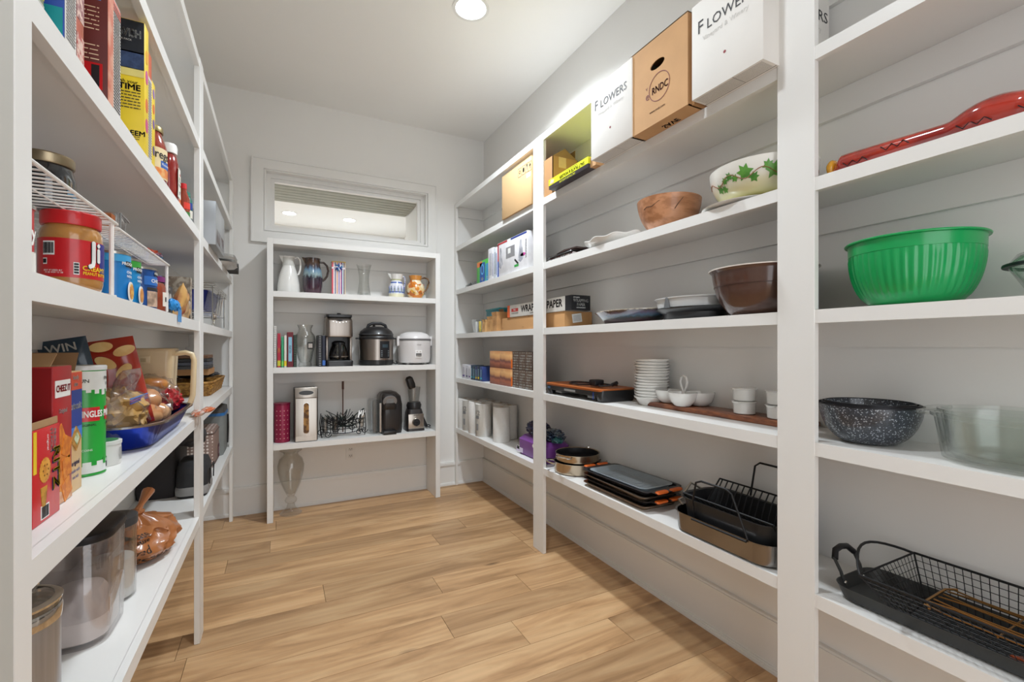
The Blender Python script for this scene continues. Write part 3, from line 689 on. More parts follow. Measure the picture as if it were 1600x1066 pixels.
for i, (y0, y1, hh, xf) in enumerate(((3.225, 3.285, .098, 1.40), (3.135, 3.215, .118, 1.41), (3.03, 3.115, .145, 1.405))):
    t = thing('kraft_bag', ('shortest kraft paper sack, next to the clear container', 'middle one of the three kraft paper sacks', 'tallest kraft paper sack, its top folded open, beside the long carton')[i], 'paper bag', ((xf + .05), (y0 + y1) / 2, RD_ + E_), -90, 'kraft paper sacks under the bag cartons')
    w_ = y1 - y0; KM = mat(('C99E68', 'C4955F', 'B98A58')[i], .85, var=.1, vs=25)
    bm = bmesh.new()
    add_rings(bm, [[Vector((sx_ * w_ / 2 * k, sy_ * .045 * k, z)) for sx_, sy_ in ((1, 1), (0, 1.0), (-1, 1), (-.9, 0), (-1, -1), (0, -.92), (1, -1), (.9, 0))] for k, z in ((1, 0), (1.02, hh * .4), (.95, hh * .8), (1.05, hh))], True, False)
    fin('sack', bm, KM, t)
    box('folded_flap', CARD_IN, t, -w_ / 2 * .9, w_ / 2 * .9, .035, .038, hh - .002, hh + .02, M=Matrix.Rotation(.15, 4, 'X'))
    lines(t, CARD2, 'F', -.0462, 0, hh * .5, w_ * .4, hh * .4, 5)
t, w_, d_, h_ = rbox('long_carton', 'long shallow brown carton running behind the slender post', 'box', 2.175, 2.99, 1.435, .19, .092, RD_, mat('B98A58', .85, var=.05, vs=6))
f = -d_ / 2
for a in (-w_ / 2 + .012, -.09): panel(CARD2, t, 'F', f, a, .02, .022, .010, name='tape'); panel(CARD2, t, 'F', f, a + .08, .085, .022, .010, name='tape')
panel(WHITE, t, 'R', w_ / 2, -.01, .055, .065, .05, name='address_label', roll=8); lines(t, GREY, 'R', w_ / 2 + .0006, -.01, .055, .05, .035, 5, roll=8)
t, w_, d_, h_ = rbox('wrapping_paper_box', 'white and black long box of wrapping paper lying on the brown carton', 'box', 2.10, 2.89, 1.43, .125, .082, RD_ + .0936, mat('DAD6CE', .6))
f = -d_ / 2
box('orange_end', mat('E0622A', .5), t, -w_ / 2 - .002, -w_ / 2 + .035, -d_ / 2 - .0008, d_ / 2 + .0008, -.0002, h_ + .0008)
box('black_end', BLACK, t, w_ / 2 - .06, w_ / 2 + .002, -d_ / 2 - .0008, d_ / 2 + .0008, -.0002, h_ + .0008)
text('WRAPPING PAPER', .062, INK, t, 'F', f, .055, .045, sx=.98, bold=.035); text('CLEAR PRINTS EVERY TIME', .016, INK, t, 'F', f, .02, .013)
panel(mat('C0382E', .5), t, 'F', f, -.285, .046, .10, .022); text('PRO', .018, WHITE, t, 'F', f - .0006, -.285, .046); lines(t, INK, 'F', f, -.285, .024, .10, .01, 2)
text('WRAPPING', .024, WHITE, t, 'R', w_ / 2 + .002, 0, .052, sx=.82, bold=.03); text('PAPER', .022, WHITE, t, 'R', w_ / 2 + .002, 0, .030, sx=.9, bold=.03); text('KITCHEN', .010, WHITE, t, 'R', w_ / 2 + .002, -.03, .070)
lines(t, WHITE, 'R', w_ / 2 + .002, 0, .014, .06, .006, 2)
# dark glazed dish, foil trays, brown bowl
t = thing('glazed_dish', 'wide flared ceramic dish with purple and blue dripped glaze', 'dish', at(1.505, 1.70, RD_), 0)
GLZ = ramp_mat([(0, '2A161E'), (.25, '43222C'), (.38, '1E2A28'), (.55, '3E566C'), (.75, '4A3A54'), (.9, '3A2E2A'), (1, 'A89C8C')], 'Z', 0, .062, .15, .25, 60, coat=.8)
lathe('dish', GLZ, t, [(0, 0), (.105, 0), (.112, .004), (.150, .05), (.158, .058), (.156, .062), (.148, .058), (.108, .010), (0, .008)], 64, sx=.86, sy=1.42)
# foil steam tray with divider, on an upturned dark tray
t = thing('dark_tray', 'black oval tray holding the white divided dish', 'tray', at(1.505, 1.33, RD_), 0)
lathe('tray', DARKP, t, [(0, 0), (.09, 0), (.10, .004), (.105, .028), (.132, .042), (.134, .046), (.128, .045), (.10, .033), (.09, .030), (0, .030)], 56, sx=.95, sy=1.3)
t = thing('divided_dish', 'white oval divided dish with a grey partition, on the black oval tray', 'dish', at(1.505, 1.345, RD_ + .0475), 0)
lathe('dish', mat('D8D9D8', .25, coat=.5, var=.02), t, [(0, 0), (.115, 0), (.122, .004), (.126, .034), (.134, .040), (.134, .0425), (.124, .041), (.117, .006), (0, .005)], 56, sx=.9, sy=1.22)
boxes('partition', GREY, t, [(-.105, .10, -.003, .003, .0055, .034)])
prism('grey_sleeve', mat('6A6C6E', .5), t, [(-.016, .0), (.016, 0), (.004, .042), (-.006, .042)], .0, .004, Matrix.Translation((-.1165, .015, 0)) @ ROT['L'])
t = thing('brown_bowl', 'large brown enamel bowl with a thin white rim', 'bowl', at(1.49, 1.025, RD_), 0)
BRN = mat('54392F', .22, var=.06, vs=20, coat=.5)
lathe('bowl', BRN, t, bowl_prof(.160, .148, .085, .004, 12, .75)[:14] + [(.168, .156), (.164, .156), (.155, .146), (.10, .02), (0, .008)], 64)
lathe('rim', mat('E2DAD0', .3), t, [(.1635, .1562), (.1705, .1562), (.1705, .1595), (.1635, .1595)], 64)
lathe('bead', mat('452C24', .3), t, [(.1508, .0985), (.1528, .0985), (.1535, .1015), (.1512, .1015)], 64)

# ---- shelf E far: light bulb cartons, tissue cubes
ys = [3.70, 3.62, 3.555, 3.50, 3.455, 3.405, 3.36, 3.31]
cc = ['D9D6DA', 'C9C9D0', 'E0DEE2', '1E3A52', '15303E', '2A2F5E', '1A2A3A', '2A3F7A']
lb = ['pale lilac bulb box at the far end of its row', 'second pale bulb box of the row', 'whitish bulb box beside the dark ones', 'dark teal bulb box next to the pale ones', 'blackish green bulb box amid the row', 'indigo bulb box amid the row', 'near-black bulb box with yellow stripe', 'blue bulb box nearest the tissue cubes']
for i in range(8):
    y1 = ys[i]; y0 = (ys + [3.255])[i + 1] + .003
    t, w_, d_, h_ = rbox('bulb_box', lb[i], 'box', y0, y1, 1.395, .10, .118 - .004 * (i % 3), RE_, mat(cc[i], .5), 'bulb boxes beside the tissue cubes', 'box_body')
    lines(t, mat('8A8A9A' if i < 3 else '9AC8D8', .6), 'F', -d_ / 2, 0, h_ * .55, w_ * .5, h_ * .5, 6)
    panel(mat(('5A4A8A', '4A4A6A', '6A4A8A', '3AA0B0', '2A8A9A', 'D8C030', 'E0C828', '38B0C8')[i], .5), t, 'F', -d_ / 2, 0, h_ * .2, w_ * .6, h_ * .14)
TC1 = voro_mat(['2E7A8C', 'C8825A', 'B06A5A', 'D89A62', 'B87A60', '6A4A50', 'C88A58'], 7, .6, (1, 1, 3), smooth=True)
def tissue(y0, y1, z, label, m, pat, xf=1.385):
    t, w_, d_, h_ = rbox('tissue_box', label, 'tissue box', y0, y1, xf, .105, .118, z, m, 'tissue cubes stacked in pairs', 'box_body')
    if pat:
        bm = bmesh.new(); n = 4
        for fc, pl in (('F', -d_ / 2), ('R', w_ / 2)):
            M = Matrix.Translation(at_face(fc, pl, 0, h_ / 2)) @ ROT[fc]
            for i in range(n):
                for j in range(7):
                    cx = -w_ / 2 + (i + .5) * w_ / n; cy = -h_ / 2 + (j + .5) * h_ / 7; a, b_ = w_ / n * .42, h_ / 7 * .42
                    vv = [bm.verts.new(M @ Vector((cx + q[0], cy + q[1], .0006))) for q in ((-a, 0), (0, -b_), (a, 0), (0, b_))]; bm.faces.new(vv)
        fin('lattice_print', bm, mat('A8AEA8', .6, col2='7A6A5A', vs=40), t)
    else: panel(ORANGE, t, 'R', w_ / 2, 0, h_ * .3, d_ * .96, h_ * .5)
    return t
SUN = ramp_mat([(0, '8A5448'), (.3, 'B87256'), (.45, '7A4A48'), (.6, 'D29A66'), (.8, 'E0AE74'), (1, 'C88A58')], 'Z', 0, .118, .6, .35, 14)
LAT = mat('5E4A40', .6)
for lv in (0, 1):
    z = RE_ + lv * .1195
    n_ = ('lower', 'upper')[lv]
    tissue(2.925, 3.095, z, f'{n_} sunset-print tissue cube of the far pair, beside the bulb boxes', SUN, 0)
    tissue(2.748, 2.92, z, f'{n_} sunset-print tissue cube next to the lattice-print ones', SUN, 0, 1.383)
    tissue(2.655, 2.742, z, f'{n_} lattice-print tissue cube next to the sunset ones', LAT, 1, 1.393)
    tissue(2.565, 2.650, z, f'{n_} lattice-print tissue cube in the middle of its three', LAT, 1, 1.393)
    tissue(2.475, 2.560, z, f'{n_} lattice-print tissue cube closest to the slender post', LAT, 1, 1.393)

# ---- shelf E middle: griddle, stack of bowls, triple dish, board, ramekins
t = thing('electric_griddle', 'black electric griddle with a copper coloured plate and its cable on top', 'griddle', at(1.492, 2.035, RE_), -90)
GB = DARKP
loft('base', GB, t, [(.46, .19, .02, .022), (.50, .225, .03, .030), (.505, .232, .03, .052)])
for sx_ in (-1, 1):
    loft('side_handle', GB, t, [(.045, .20, .015, 0, sx_ * .232, 0), (.045, .225, .018, .03, sx_ * .236, 0), (.04, .21, .018, .056, sx_ * .238, 0)])
    box('foot', GREY, t, sx_ * .15 - .03, sx_ * .15 + .03, -.09, .09, .012, .0218)
loft('copper_plate', mat('B4632E', .35, .35, var=.06, vs=12), t, [(.51, .235, .03, .0525), (.515, .238, .03, .062), (.50, .225, .025, .0655), (.47, .195, .02, .060)])
box('drip_slot', GREY, t, -.05, .05, -.119, -.1165, .034, .044)
panel(BLUE, t, 'F', -.117, .205, .03, .006, .035, name='blue_stripe'); panel(mat('3A5A7A', .4), t, 'F', -.1155, -.21, .040, 0, 0, poly=ell(.03, .014, 16), name='badge')
box('probe_housing', BLACK, t, .05, .105, -.03, .03, .066, .098, .006)
tubes('cable', BLACK, t, [{'p': [(.1, 0, .075), (.14, -.03, .07), (.17, .0, .072), (.19, .04, .078), (.16, .07, .07), (.05, .08, .069), (-.1, .06, .069), (-.16, .0, .069), (-.1, -.05, .069), (0, -.06, .069), (.06, -.02, .072)], 'r': .0042, 's': 8}, {'p': [(.17, .03, .076), (.205, .03, .088)], 'r': .010, 's': 10}])
bowlmesh = None
for i in range(14):
    lab = f'small white bowl in the tall stack, {["bottom one", "second from the bottom", "third from the bottom", "fourth from the bottom", "fifth from the bottom", "sixth from the bottom", "seventh from the bottom", "seventh from the top", "sixth from the top", "fifth from the top", "fourth from the top", "third from the top", "second from the top", "topmost one"][i]}'
    t = thing('stacked_bowl', lab, 'bowl', (1.555 + .0012 * math.sin(i * 2.1), 1.62 + .0018 * math.cos(i * 1.7), RE_ + E_ + i * .01335), 0, 'small white bowls in the tall stack', (math.radians(1.2 * math.sin(i * 1.3)) if i else 0, 0))
    if bowlmesh is None:
        o = lathe('bowl', CERAM, t, [(0, 0), (.052, 0), (.056, .004), (.072, .030), (.080, .0375), (.0805, .040), (.0785, .040), (.069, .034), (.0545, .0115), (0, .0085)], 44); bowlmesh = o.data
    else:
        o = bpy.data.objects.new('bowl', bowlmesh); COL.objects.link(o); o.parent = t
t = thing('serving_board', 'long reddish brown wooden board with small dishes on it', 'board', (1.572, 1.275, RE_ + E_), -90)
AC = mat('96562E', .4, col2='6A3418', vs=4, stretch=(3, 30, 8), coat=.3)
loft('board', AC, t, [(.72, .125, .012, .0), (.73, .135, .016, .006), (.73, .135, .016, .018), (.72, .125, .012, .0205)])
ZB = RE_ + .0215
t = thing('triple_dish', 'white three-bowl condiment dish with an upright loop handle', 'dish', (1.545, 1.455, ZB), -90)
for a, b_ in ((-.068, .018), (.05, -.022), (.075, .062)):
    lathe('dish_bowl', CERAM, t, [(0, 0), (.028, 0), (.034, .003), (.050, .020), (.057, .040), (.060, .055), (.0605, .0575), (.057, .0575), (.053, .040), (.045, .022), (.028, .008), (0, .006)], 44, loc=(a * .95, b_ * .9, 0))
tubes('loop_handle', CERAM, t, [{'p': [(.015, .02, .035), (.012, .02, .06), (.002, .02, .08), (-.004, .02, .10), (.003, .02, .118), (.016, .02, .124), (.029, .02, .118), (.036, .02, .10), (.030, .02, .08), (.021, .02, .06), (.018, .02, .035)], 'r': .0052, 's': 10}])
def ramekin(x, y, z, label):
    t = thing('lidded_ramekin', label, 'ramekin', (x, y, z), 90, 'small white casseroles on the wooden board')
    lathe('pot', CERAM, t, [(0, 0), (.034, 0), (.038, .003), (.0395, .043), (.038, .0435), (.036, .006), (0, .005)], 40)
    loft('handled_rim', CERAM, t, [(.088, .080, .040, .0435), (.092, .084, .042, .0455), (.092, .084, .042, .0475), (.06, .06, .03, .0485)], n=8)
    loft('tab_handle', CERAM, t, [(.026, .030, .008, .0440, .0, -.044), (.026, .030, .008, .0472, .0, -.044)]); loft('tab_handle', CERAM, t, [(.026, .030, .008, .0440, .0, .044), (.026, .030, .008, .0472, .0, .044)])
for yy, n_ in ((1.145, 'far'), (1.010, 'near')):
    for lv in (0, 1): ramekin(1.562, yy, ZB + lv * .0492, f'{("lower", "upper")[lv]} small white casserole of the {("pair beside the triple dish" if n_ == "far" else "pair half hidden by the wide post")}')

# ---- shelf F: paper towels, purple pack, pans, sheets, roaster
PT = mat('DEDBD6', .95, var=.03, vs=60, bump=.4, bs=160)
def roll(x, y, label, plain=True):
    t = thing('paper_towel_roll', label, 'paper towel roll', (x, y, RF_ + E_), 0, 'paper towel rolls on the bottom shelf')
    lathe('roll', PT, t, [(.018, 0), (.061, 0), (.063, .006), (.063, .252), (.060, .256), (.018, .256)], 36)
    lathe('core', CARD, t, [(.0165, .001), (.0179, .001), (.0179, .255), (.0165, .255)], 20)
    if not plain:
        # printed wrapper facing the room
        band(FILM, t, .0634, .004, .252, 120, 260, 20, name='wrapper')
        text('12', .05, GREY, t, 'F', 0, 0, .185, cyl=(.0642, 200), bold=.04); band(mat('7A7A7C', .6), t, .0641, .14, .165, 185, 215, 8); band(mat('8A8A8C', .6), t, .0641, .05, .10, 190, 210, 6)
    return t
rows = [(1.435, 3.335, 'paper towel roll with grey printing, second closest to the wide gap', False), (1.47, 3.075, 'plain paper towel roll at the open end of the front rank', True), (1.433, 3.475, 'plain paper towel roll behind the printed one along the front rank', True), (1.435, 3.62, 'wrapped paper towel roll near the corner post', False), (1.437, 3.735, 'paper towel roll pressed against the corner post', True),
        (1.572, 3.15, 'rear rank paper towel roll at the open end', True), (1.567, 3.29, 'rear rank paper towel roll, second from the open end', True), (1.567, 3.43, 'rear rank paper towel roll, third from the open end', True), (1.567, 3.57, 'rear rank paper towel roll, fourth from the open end', True)]
for x, y, l, pl in rows: roll(x, y + (0 if y != 3.735 else .0), l, pl)
t = thing('napkin_pack', 'purple and white soft pack of paper goods behind the slender post', 'packet', (1.50, 2.52, RF_ + E_), -90)
loft('lower_pack', mat('7A3F92', .4, var=.08, vs=10), t, [(.35, .16, .03, 0), (.37, .18, .04, .02), (.37, .18, .04, .10), (.33, .14, .05, .125)])
for s in (-.15, .12): panel(mat('D8CCE2', .5), t, 'F', -.0905, s, .028, .09, .03); 
panel(WHITE, t, 'F', -.0905, .06, .085, 0, 0, poly=ell(.08, .035, 18), name='printed_oval'); barcode(t, 'F', -.0905, -.17, .04, .03, .02)
t = thing('folded_plastic_bags', 'crumpled navy and clear plastic bags lying on the purple pack', 'bag', (1.50, 2.49, RF_ + .128), -90)
blob('dark_bag', mat('24264A', .3, col2='1A1C30', vs=9), t, (-.09, 0, .045), (.10, .065, .055), .45, 3, 4, 0, 3, True)
blob('clear_bag', mat('7E868C', .25, col2='2C3A50', vs=16), t, (.09, .0, .030), (.095, .06, .040), .5, 4, 4, 0, 6, True)
blob('green_scrap', mat('2A5A5A', .4), t, (.17, -.02, .015), (.035, .03, .02), .4, 4, 3, 0, 6)
# two saute pans
SST = mat('B7A894', .22, .95, var=.05, vs=5)
def pan(x, y, z, R, label, a0, h_=.062):
    t = thing('saute_pan', label, 'pan', (x, y, z), a0, 'nested sauté pans')
    lathe('pan_body', SST, t, [(0, 0), (R - .012, 0), (R - .003, .005), (R, .014), (R, h_ - .004), (R + .003, h_), (R, h_), (R - .003, h_ - .003)], 56)
    lathe('nonstick_lining', DARKM, t, [(R - .0032, h_ - .003), (R - .0045, h_ - .006), (R - .0045, .013), (R - .014, .0065), (0, .0062), (0, .0055), (R - .014, .0058), (R - .0035, .0125)], 56)
    for sa in (0, PI):
        cx, sn = math.cos(sa), math.sin(sa)
        P_ = [(R - .001, -.045), (R + .022, -.040), (R + .040, -.02), (R + .044, 0), (R + .040, .02), (R + .022, .040), (R - .001, .045)]
        h = tubes('loop_handle', CHROME, t, [{'p': [(cx * a - sn * b_, sn * a + cx * b_, h_ - .012 + .010 * math.sin(i / 6 * PI)) for i, (a, b_) in enumerate(P_)], 'r': .0052, 's': 8}])
        for s in (-1, 1): lathe('rivet', CHROME, h, [(0, 0), (.006, 0), (.005, .004), (0, .005)], 10, M=Matrix.Rotation(sa, 4, 'Z') @ Matrix.Translation((R, s * .045, h_ - .012)) @ Matrix.Rotation(PI / 2, 4, 'Y'))
pan(1.503, 2.155, RF_ + E_, .127, 'lower steel sauté pan, beneath the other one', 150)
pan(1.505, 2.150, RF_ + .0655, .123, 'upper steel sauté pan with dark lining, nested on the lower one', 200, .045)
# baking sheets
BK = [mat('A08C78', .35, .8), mat('3A3634', .4, .4), mat('8C7C6C', .35, .8), mat('302E30', .4, .4)]
zz = RF_ + E_
for i in range(4):
    dx = (.0, .004, -.004, .002)[i]
    t = thing('baking_tray', ('lowest brownish baking tray of the stack', 'second baking tray from the bottom, dark', 'third baking tray from the bottom, bronze', 'top dark baking tray with orange grips and a clear-lidded pan in it')[i], 'baking tray', (1.492 + dx, 1.705 + dx, zz), -90 + (0, 1, -1, 1.5)[i], 'stacked baking trays')
    loft('tray', BK[i], t, [(.40, .19, .02, 0), (.425, .212, .03, .018), (.455, .232, .03, .0195), (.455, .232, .03, .0215), (.428, .206, .028, .0205), (.402, .186, .02, .003), (.36, .15, .02, .0025)])
    zz += .0205 if i < 3 else 0
    if i in (1, 3):
        for sx_ in (-1, 1):
            g = loft('end_grip', BK[i], t, [(.05, .17, .022, .0197, sx_ * .232, 0), (.05, .17, .022, .0222, sx_ * .232, 0)])
            for s in (-1, 1): loft('silicone_grip', mat('E0681E', .5), g, [(.020, .062, .009, .0165, sx_ * .247, s * .042), (.026, .070, .012, .0215, sx_ * .247, s * .042), (.020, .062, .009, .0265, sx_ * .247, s * .042)])
    if i == 3:
        loft('inset_pan', mat('8C969C', .35, 0, var=.04), t, [(.36, .165, .03, .004), (.37, .178, .035, .020), (.39, .195, .035, .0235), (.392, .197, .035, .0255), (.366, .172, .032, .0235), (.33, .14, .02, .0085), (.2, .09, .01, .0082)])
        tubes('embossed_ring', mat('8A9298', .3), t, [{'p': rrect(.22, .075, .008, .0086), 'r': .0009, 'c': True}, {'p': rrect(.15, .045, .006, .0086), 'r': .0009, 'c': True}, {'p': rrect(.27, .105, .008, .0086), 'r': .0009, 'c': True}])
# roaster
t = thing('roasting_pan', 'outer bronze steel roasting pan under the black one', 'roasting pan', (1.492, 1.115, RF_ + E_), -90); t.scale = (.92, 1, 1)
BRZ = mat('85817E', .2, .95, var=.12, vs=7)
loft('pan_body', BRZ, t, [(.44, .225, .07, 0), (.465, .248, .08, .008), (.475, .258, .085, .072), (.484, .266, .088, .0745), (.484, .266, .088, .0765), (.472, .254, .083, .074), (.460, .243, .078, .012), (.43, .215, .065, .006)], n=8)
tubes('loop_handle', CHROME, t, [{'p': [(-.235, -.05, .070), (-.262, -.045, .085), (-.268, 0, .09), (-.262, .045, .085), (-.235, .05, .070)], 'r': .005, 's': 8}])
t = thing('black_roaster', 'black roasting pan sitting inside the bronze one', 'roasting pan', (1.494, 1.108, RF_ + .010), -90); t.scale = (.93, 1, 1)
BRO = mat('2B2C2E', .42, .3, var=.06)
loft('pan_body', BRO, t, [(.37, .175, .06, 0), (.395, .20, .07, .008), (.425, .225, .075, .118), (.443, .240, .08, .1205), (.443, .240, .08, .1235), (.421, .221, .073, .121), (.390, .195, .068, .012), (.36, .165, .06, .006)], n=8)
tubes('loop_handle', CHROME, t, [{'p': [(-.215, -.05, .105), (-.236, -.045, .115), (-.246, 0, .142), (-.236, .045, .118), (-.215, .05, .105)], 'r': .0055, 's': 8}, {'p': [(.213, -.05, .105), (.222, -.045, .095), (.224, 0, .092), (.222, .045, .095), (.213, .05, .105)], 'r': .004, 's': 8}])
t = thing('roasting_rack', 'black wire roasting rack with tall side handles inside the black roaster', 'roasting rack', (1.494, 1.10, RF_ + .0205), -90); t.scale = (.93, 1, 1)
V_ = []
for i in range(15):
    x = -.185 + i * .0265
    V_.append([(x - .004, -.103, .122), (x, -.085, .105), (x, -.055, .045), (x, 0, .018), (x, .055, .045), (x, .085, .115), (x + .004, .103, .150)])
tubes('rack_wire', IRON, t, V_, .0026, 6)
tubes('rack_frame', IRON, t, [{'p': [(-.195, -.103, .122), (.195, -.103, .122)], 'r': .0034}, {'p': [(-.195, .103, .150), (.195, .103, .150)], 'r': .0034}, {'p': [(-.195, -.103, .122), (-.2, 0, .03), (-.195, .103, .150)], 'r': .0034}, {'p': [(.195, -.103, .122), (.2, 0, .03), (.195, .103, .150)], 'r': .0034}, {'p': [(-.19, -.055, .042), (.19, -.055, .042)], 'r': .0026}, {'p': [(-.19, .055, .042), (.19, .055, .042)], 'r': .0026}])
tubes('side_handle', IRON, t, [{'p': [(-.13, -.108, .05), (-.115, -.135, .115), (-.085, -.15, .195), (-.06, -.15, .205), (.05, -.15, .205), (.072, -.15, .195), (.125, -.137, .06), (.12, -.136, .05), (-.12, -.136, .05)], 'r': .0038, 's': 8}])
tubes('side_handle', IRON, t, [{'p': [(-.05, .105, .12), (-.035, .112, .235), (-.015, .114, .25), (.10, .114, .25), (.12, .112, .235), (.14, .105, .12)], 'r': .0038, 's': 8}])
# ---------------------------------------------------------------- nearest bay of the right shelves
t = thing('chilli_dish', 'long red glazed dish shaped like a row of chilli peppers', 'dish', at(1.435, .44, RC_), -90)
REDG = mat('8E1C12', .12, var=.18, vs=14, coat=1, col2='B02C1A')
def sausage(name, m, p, P, seg=20, flat=0):
    bm = bmesh.new(); rings = []
    for x, y, z, ry, rz in P:
        rings.append([Vector((x, y + ry * math.cos(2 * PI * k / seg), max(flat, z + rz * math.sin(2 * PI * k / seg)))) for k in range(seg)])
    add_rings(bm, rings); return fin(name, bm, m, p, True)
P_ = []
for i in range(60):
    u = i / 59; x = .335 - .66 * (1 - u) - .0; x = -.325 + .66 * u
    if u < .40: ry = .030 + .012 * math.sin(min(1, u / .08) * PI / 2); hh = .060 - .010 * u / .4
    else: ry = .04 + .012 * abs(math.sin((u - .4) * 18)); hh = .050 + .026 * abs(math.sin((u - .4) * 13)) + (.075 * max(0, (u - .66)) / .34)
    if u < .05: ry *= (.35 + 13 * u); hh *= (.55 + 9 * u)
    if u > .95: ry *= .3 + (1 - u) * 14; hh *= .5 + (1 - u) * 10
    P_.append((x, 0, hh * .5, ry, hh * .5 + .0005))
sausage('dish_body', REDG, t, [(-a[0], a[1], a[2], a[3], a[4]) for a in reversed(P_)][::-1] if False else P_, 22)
blob('end_knob', mat('E8A41E', .15, coat=1), t, (-.326, 0, .030), (.014, .026, .026), .05, 2, 3)
for j, x0 in enumerate((-.28, -.19, -.04, .06, .2)):
    yy = -.0425; n = 6
    pts = [(x0 + k * .012, -(.0415 if x0 < -.1 else .046) - .0006, (.012 if k % 2 else .024) + (.010 if j == 1 else 0)) for k in range(n)]
    tubes('painted_zigzag', BLACK, t, [pts], .0013, 5)
# green salad bowl
t = thing('ribbed_bowl', 'large green plastic bowl with vertical ribs', 'bowl', at(1.495, .603, RD_), 0)
GP = mat('009A50', .3, var=.02, vs=10, coat=.3)
pr = bowl_prof(.138, .138, .070, .003, 18, 1.0)
n_out = 2 + 18
outer = pr[:n_out]; prof = []
for r, z in outer: prof.append((r, z))
prof += [(.139, .1385), (.1395, .168), (.1445, .170), (.1445, .173), (.137, .173), (.1360, .140)]
prof += [(r - .004, max(z, .006)) for r, z in reversed(outer[2:-1])] + [(0, .006)]
lathe('bowl', GP, t, prof, 240, rib=(48, .011, .02, .132))
lathe('rim', GP, t, [(.139, .1690), (.1465, .1690), (.1475, .1715), (.1455, .1742), (.139, .1742)], 96)
t = thing('lidded_pan', 'dark-rimmed shallow pan with a clear lid at the picture edge', 'pan', at(1.512, .318, RD_ + .0705), 0)
lathe('pan_body', clear('F0F4F2', .9), t, [(0, -.070), (.07, -.070), (.108, .0), (.108, .004), (.104, .004), (.066, -.066), (0, -.066)], 48)
lathe('dark_rim', DARKM, t, [(.1085, .0), (.118, .001), (.119, .004), (.118, .0075), (.1085, .0075)], 48)
lathe('lid', clear('DDE2E0', .8), t, [(.109, .009), (.095, .03), (.05, .045), (.0, .048), (0, .045), (.05, .042), (.093, .027), (.106, .009)], 40)
# speckled bowls
SPK = voro_mat(['2A2E36', '343A44', '2E343C', '3C434C', '2C3038', '363C46', '9AA2AA', '30363E', '2A2E34'], 380, .3, coat=.4)
for i in range(3):
    s = (1, .93, .86)[i]
    t = thing('speckled_bowl', ('outermost grey speckled bowl, behind the glass casseroles', 'grey speckled bowl nested second in the set', 'innermost grey speckled bowl of the nested set')[i], 'bowl', at(1.512, .713, RE_ + i * .0075), 0, 'nested grey speckled bowls')
    R_, H_ = .122 * s, .108 * s + (0, .003, .006)[i]
    lathe('bowl', SPK, t, bowl_prof(R_, H_, .056 * s, .0035, 12, .8), 56)
    lathe('rim', DARKM, t, [(R_ - .0036, H_ + .0002), (R_ + .001, H_ - .001), (R_ + .001, H_ + .0025), (R_ - .0036, H_ + .0025)], 56)
# glass casseroles
GL2 = clear('EAF2EE', .90, .02)
for i in range(2):
    t = thing('glass_casserole', ('large oval clear glass casserole, the outer one', 'clear glass casserole nested inside the outer one')[i], 'casserole', at(1.50, .345, RE_ + i * .012), -90, 'nested glass casseroles')
    s = 1 - .06 * i; hh = .115 - .002 * i
    loft('casserole', GL2, t, [(.36 * s, .20 * s, .098 * s, 0), (.385 * s, .222 * s, .105 * s, .008), (.415 * s, .25 * s, .122 * s, hh - .012), (.43 * s, .262 * s, .128 * s, hh - .008), (.43 * s, .262 * s, .128 * s, hh), (.412 * s, .248 * s, .12 * s, hh), (.405 * s, .240 * s, .117 * s, hh - .012), (.375 * s, .21 * s, .10 * s, .013), (.34 * s, .18 * s, .09 * s, .008)], n=10)
    for sx_ in (-1, 1): loft('tab_handle', GL2, t, [(.028, .085, .01, hh - .012, sx_ * .222 * s, 0), (.034, .09, .012, hh - .008, sx_ * .222 * s, 0), (.034, .09, .012, hh - .002, sx_ * .222 * s, 0)])
# grill tray with basket
t = thing('grill_tray', 'long dark flat-bottomed roasting tray with loop handles', 'tray', (1.502, .455, RF_ + E_), -90)
TRG = mat('3A3B3A', .5, .3, var=.05)
loft('tray', TRG, t, [(.54, .165, .03, 0), (.575, .195, .045, .006), (.60, .215, .05, .038), (.603, .217, .05, .0405), (.597, .211, .048, .0405), (.57, .188, .042, .010), (.53, .155, .03, .0045)], n=7)
for sx_ in (-1, 1):
    h = tubes('loop_handle', TRG, t, [{'p': [(sx_ * .292, -.048, .026), (sx_ * .300, -.050, .055), (sx_ * .318, -.050, .088), (sx_ * .325, -.03, .104), (sx_ * .327, .0, .108), (sx_ * .325, .03, .104), (sx_ * .318, .050, .088), (sx_ * .300, .050, .055), (sx_ * .292, .048, .026)], 'r': .0045, 's': 8}])
    tubes('rubber_grip', BLACK, h, [{'p': [(sx_ * .316, -.050, .086), (sx_ * .325, -.03, .104), (sx_ * .327, .0, .108), (sx_ * .325, .03, .104), (sx_ * .316, .050, .086)], 'r': .0085, 's': 10}])
    for s in (-1, 1): lathe('rivet', CHROME, h, [(0, 0), (.007, 0), (.006, .004), (0, .005)], 12, M=Matrix.Translation((sx_ * .2885, s * .048, .027)) @ Matrix.Rotation(-sx_ * PI / 2, 4, 'Y'))
t = thing('wire_basket', 'black wire mesh grill basket lying in the long dark tray', 'basket', (1.476, .395, RF_ + .0065), -90)
X0, X1, Y0, Y1, ZT = -.255, .30, -.142, .142, .112; x0, x1, y0, y1, ZB_ = -.205, .26, -.050, .082, .004
def lerp(a, b_, k): return tuple(a[i] + (b_[i] - a[i]) * k for i in range(3))
wires = []
cs = [((X0, Y0, ZT), (x0, y0, ZB_)), ((X1, Y0, ZT), (x1, y0, ZB_)), ((X1, Y1, ZT), (x1, y1, ZB_)), ((X0, Y1, ZT), (x0, y1, ZB_))]
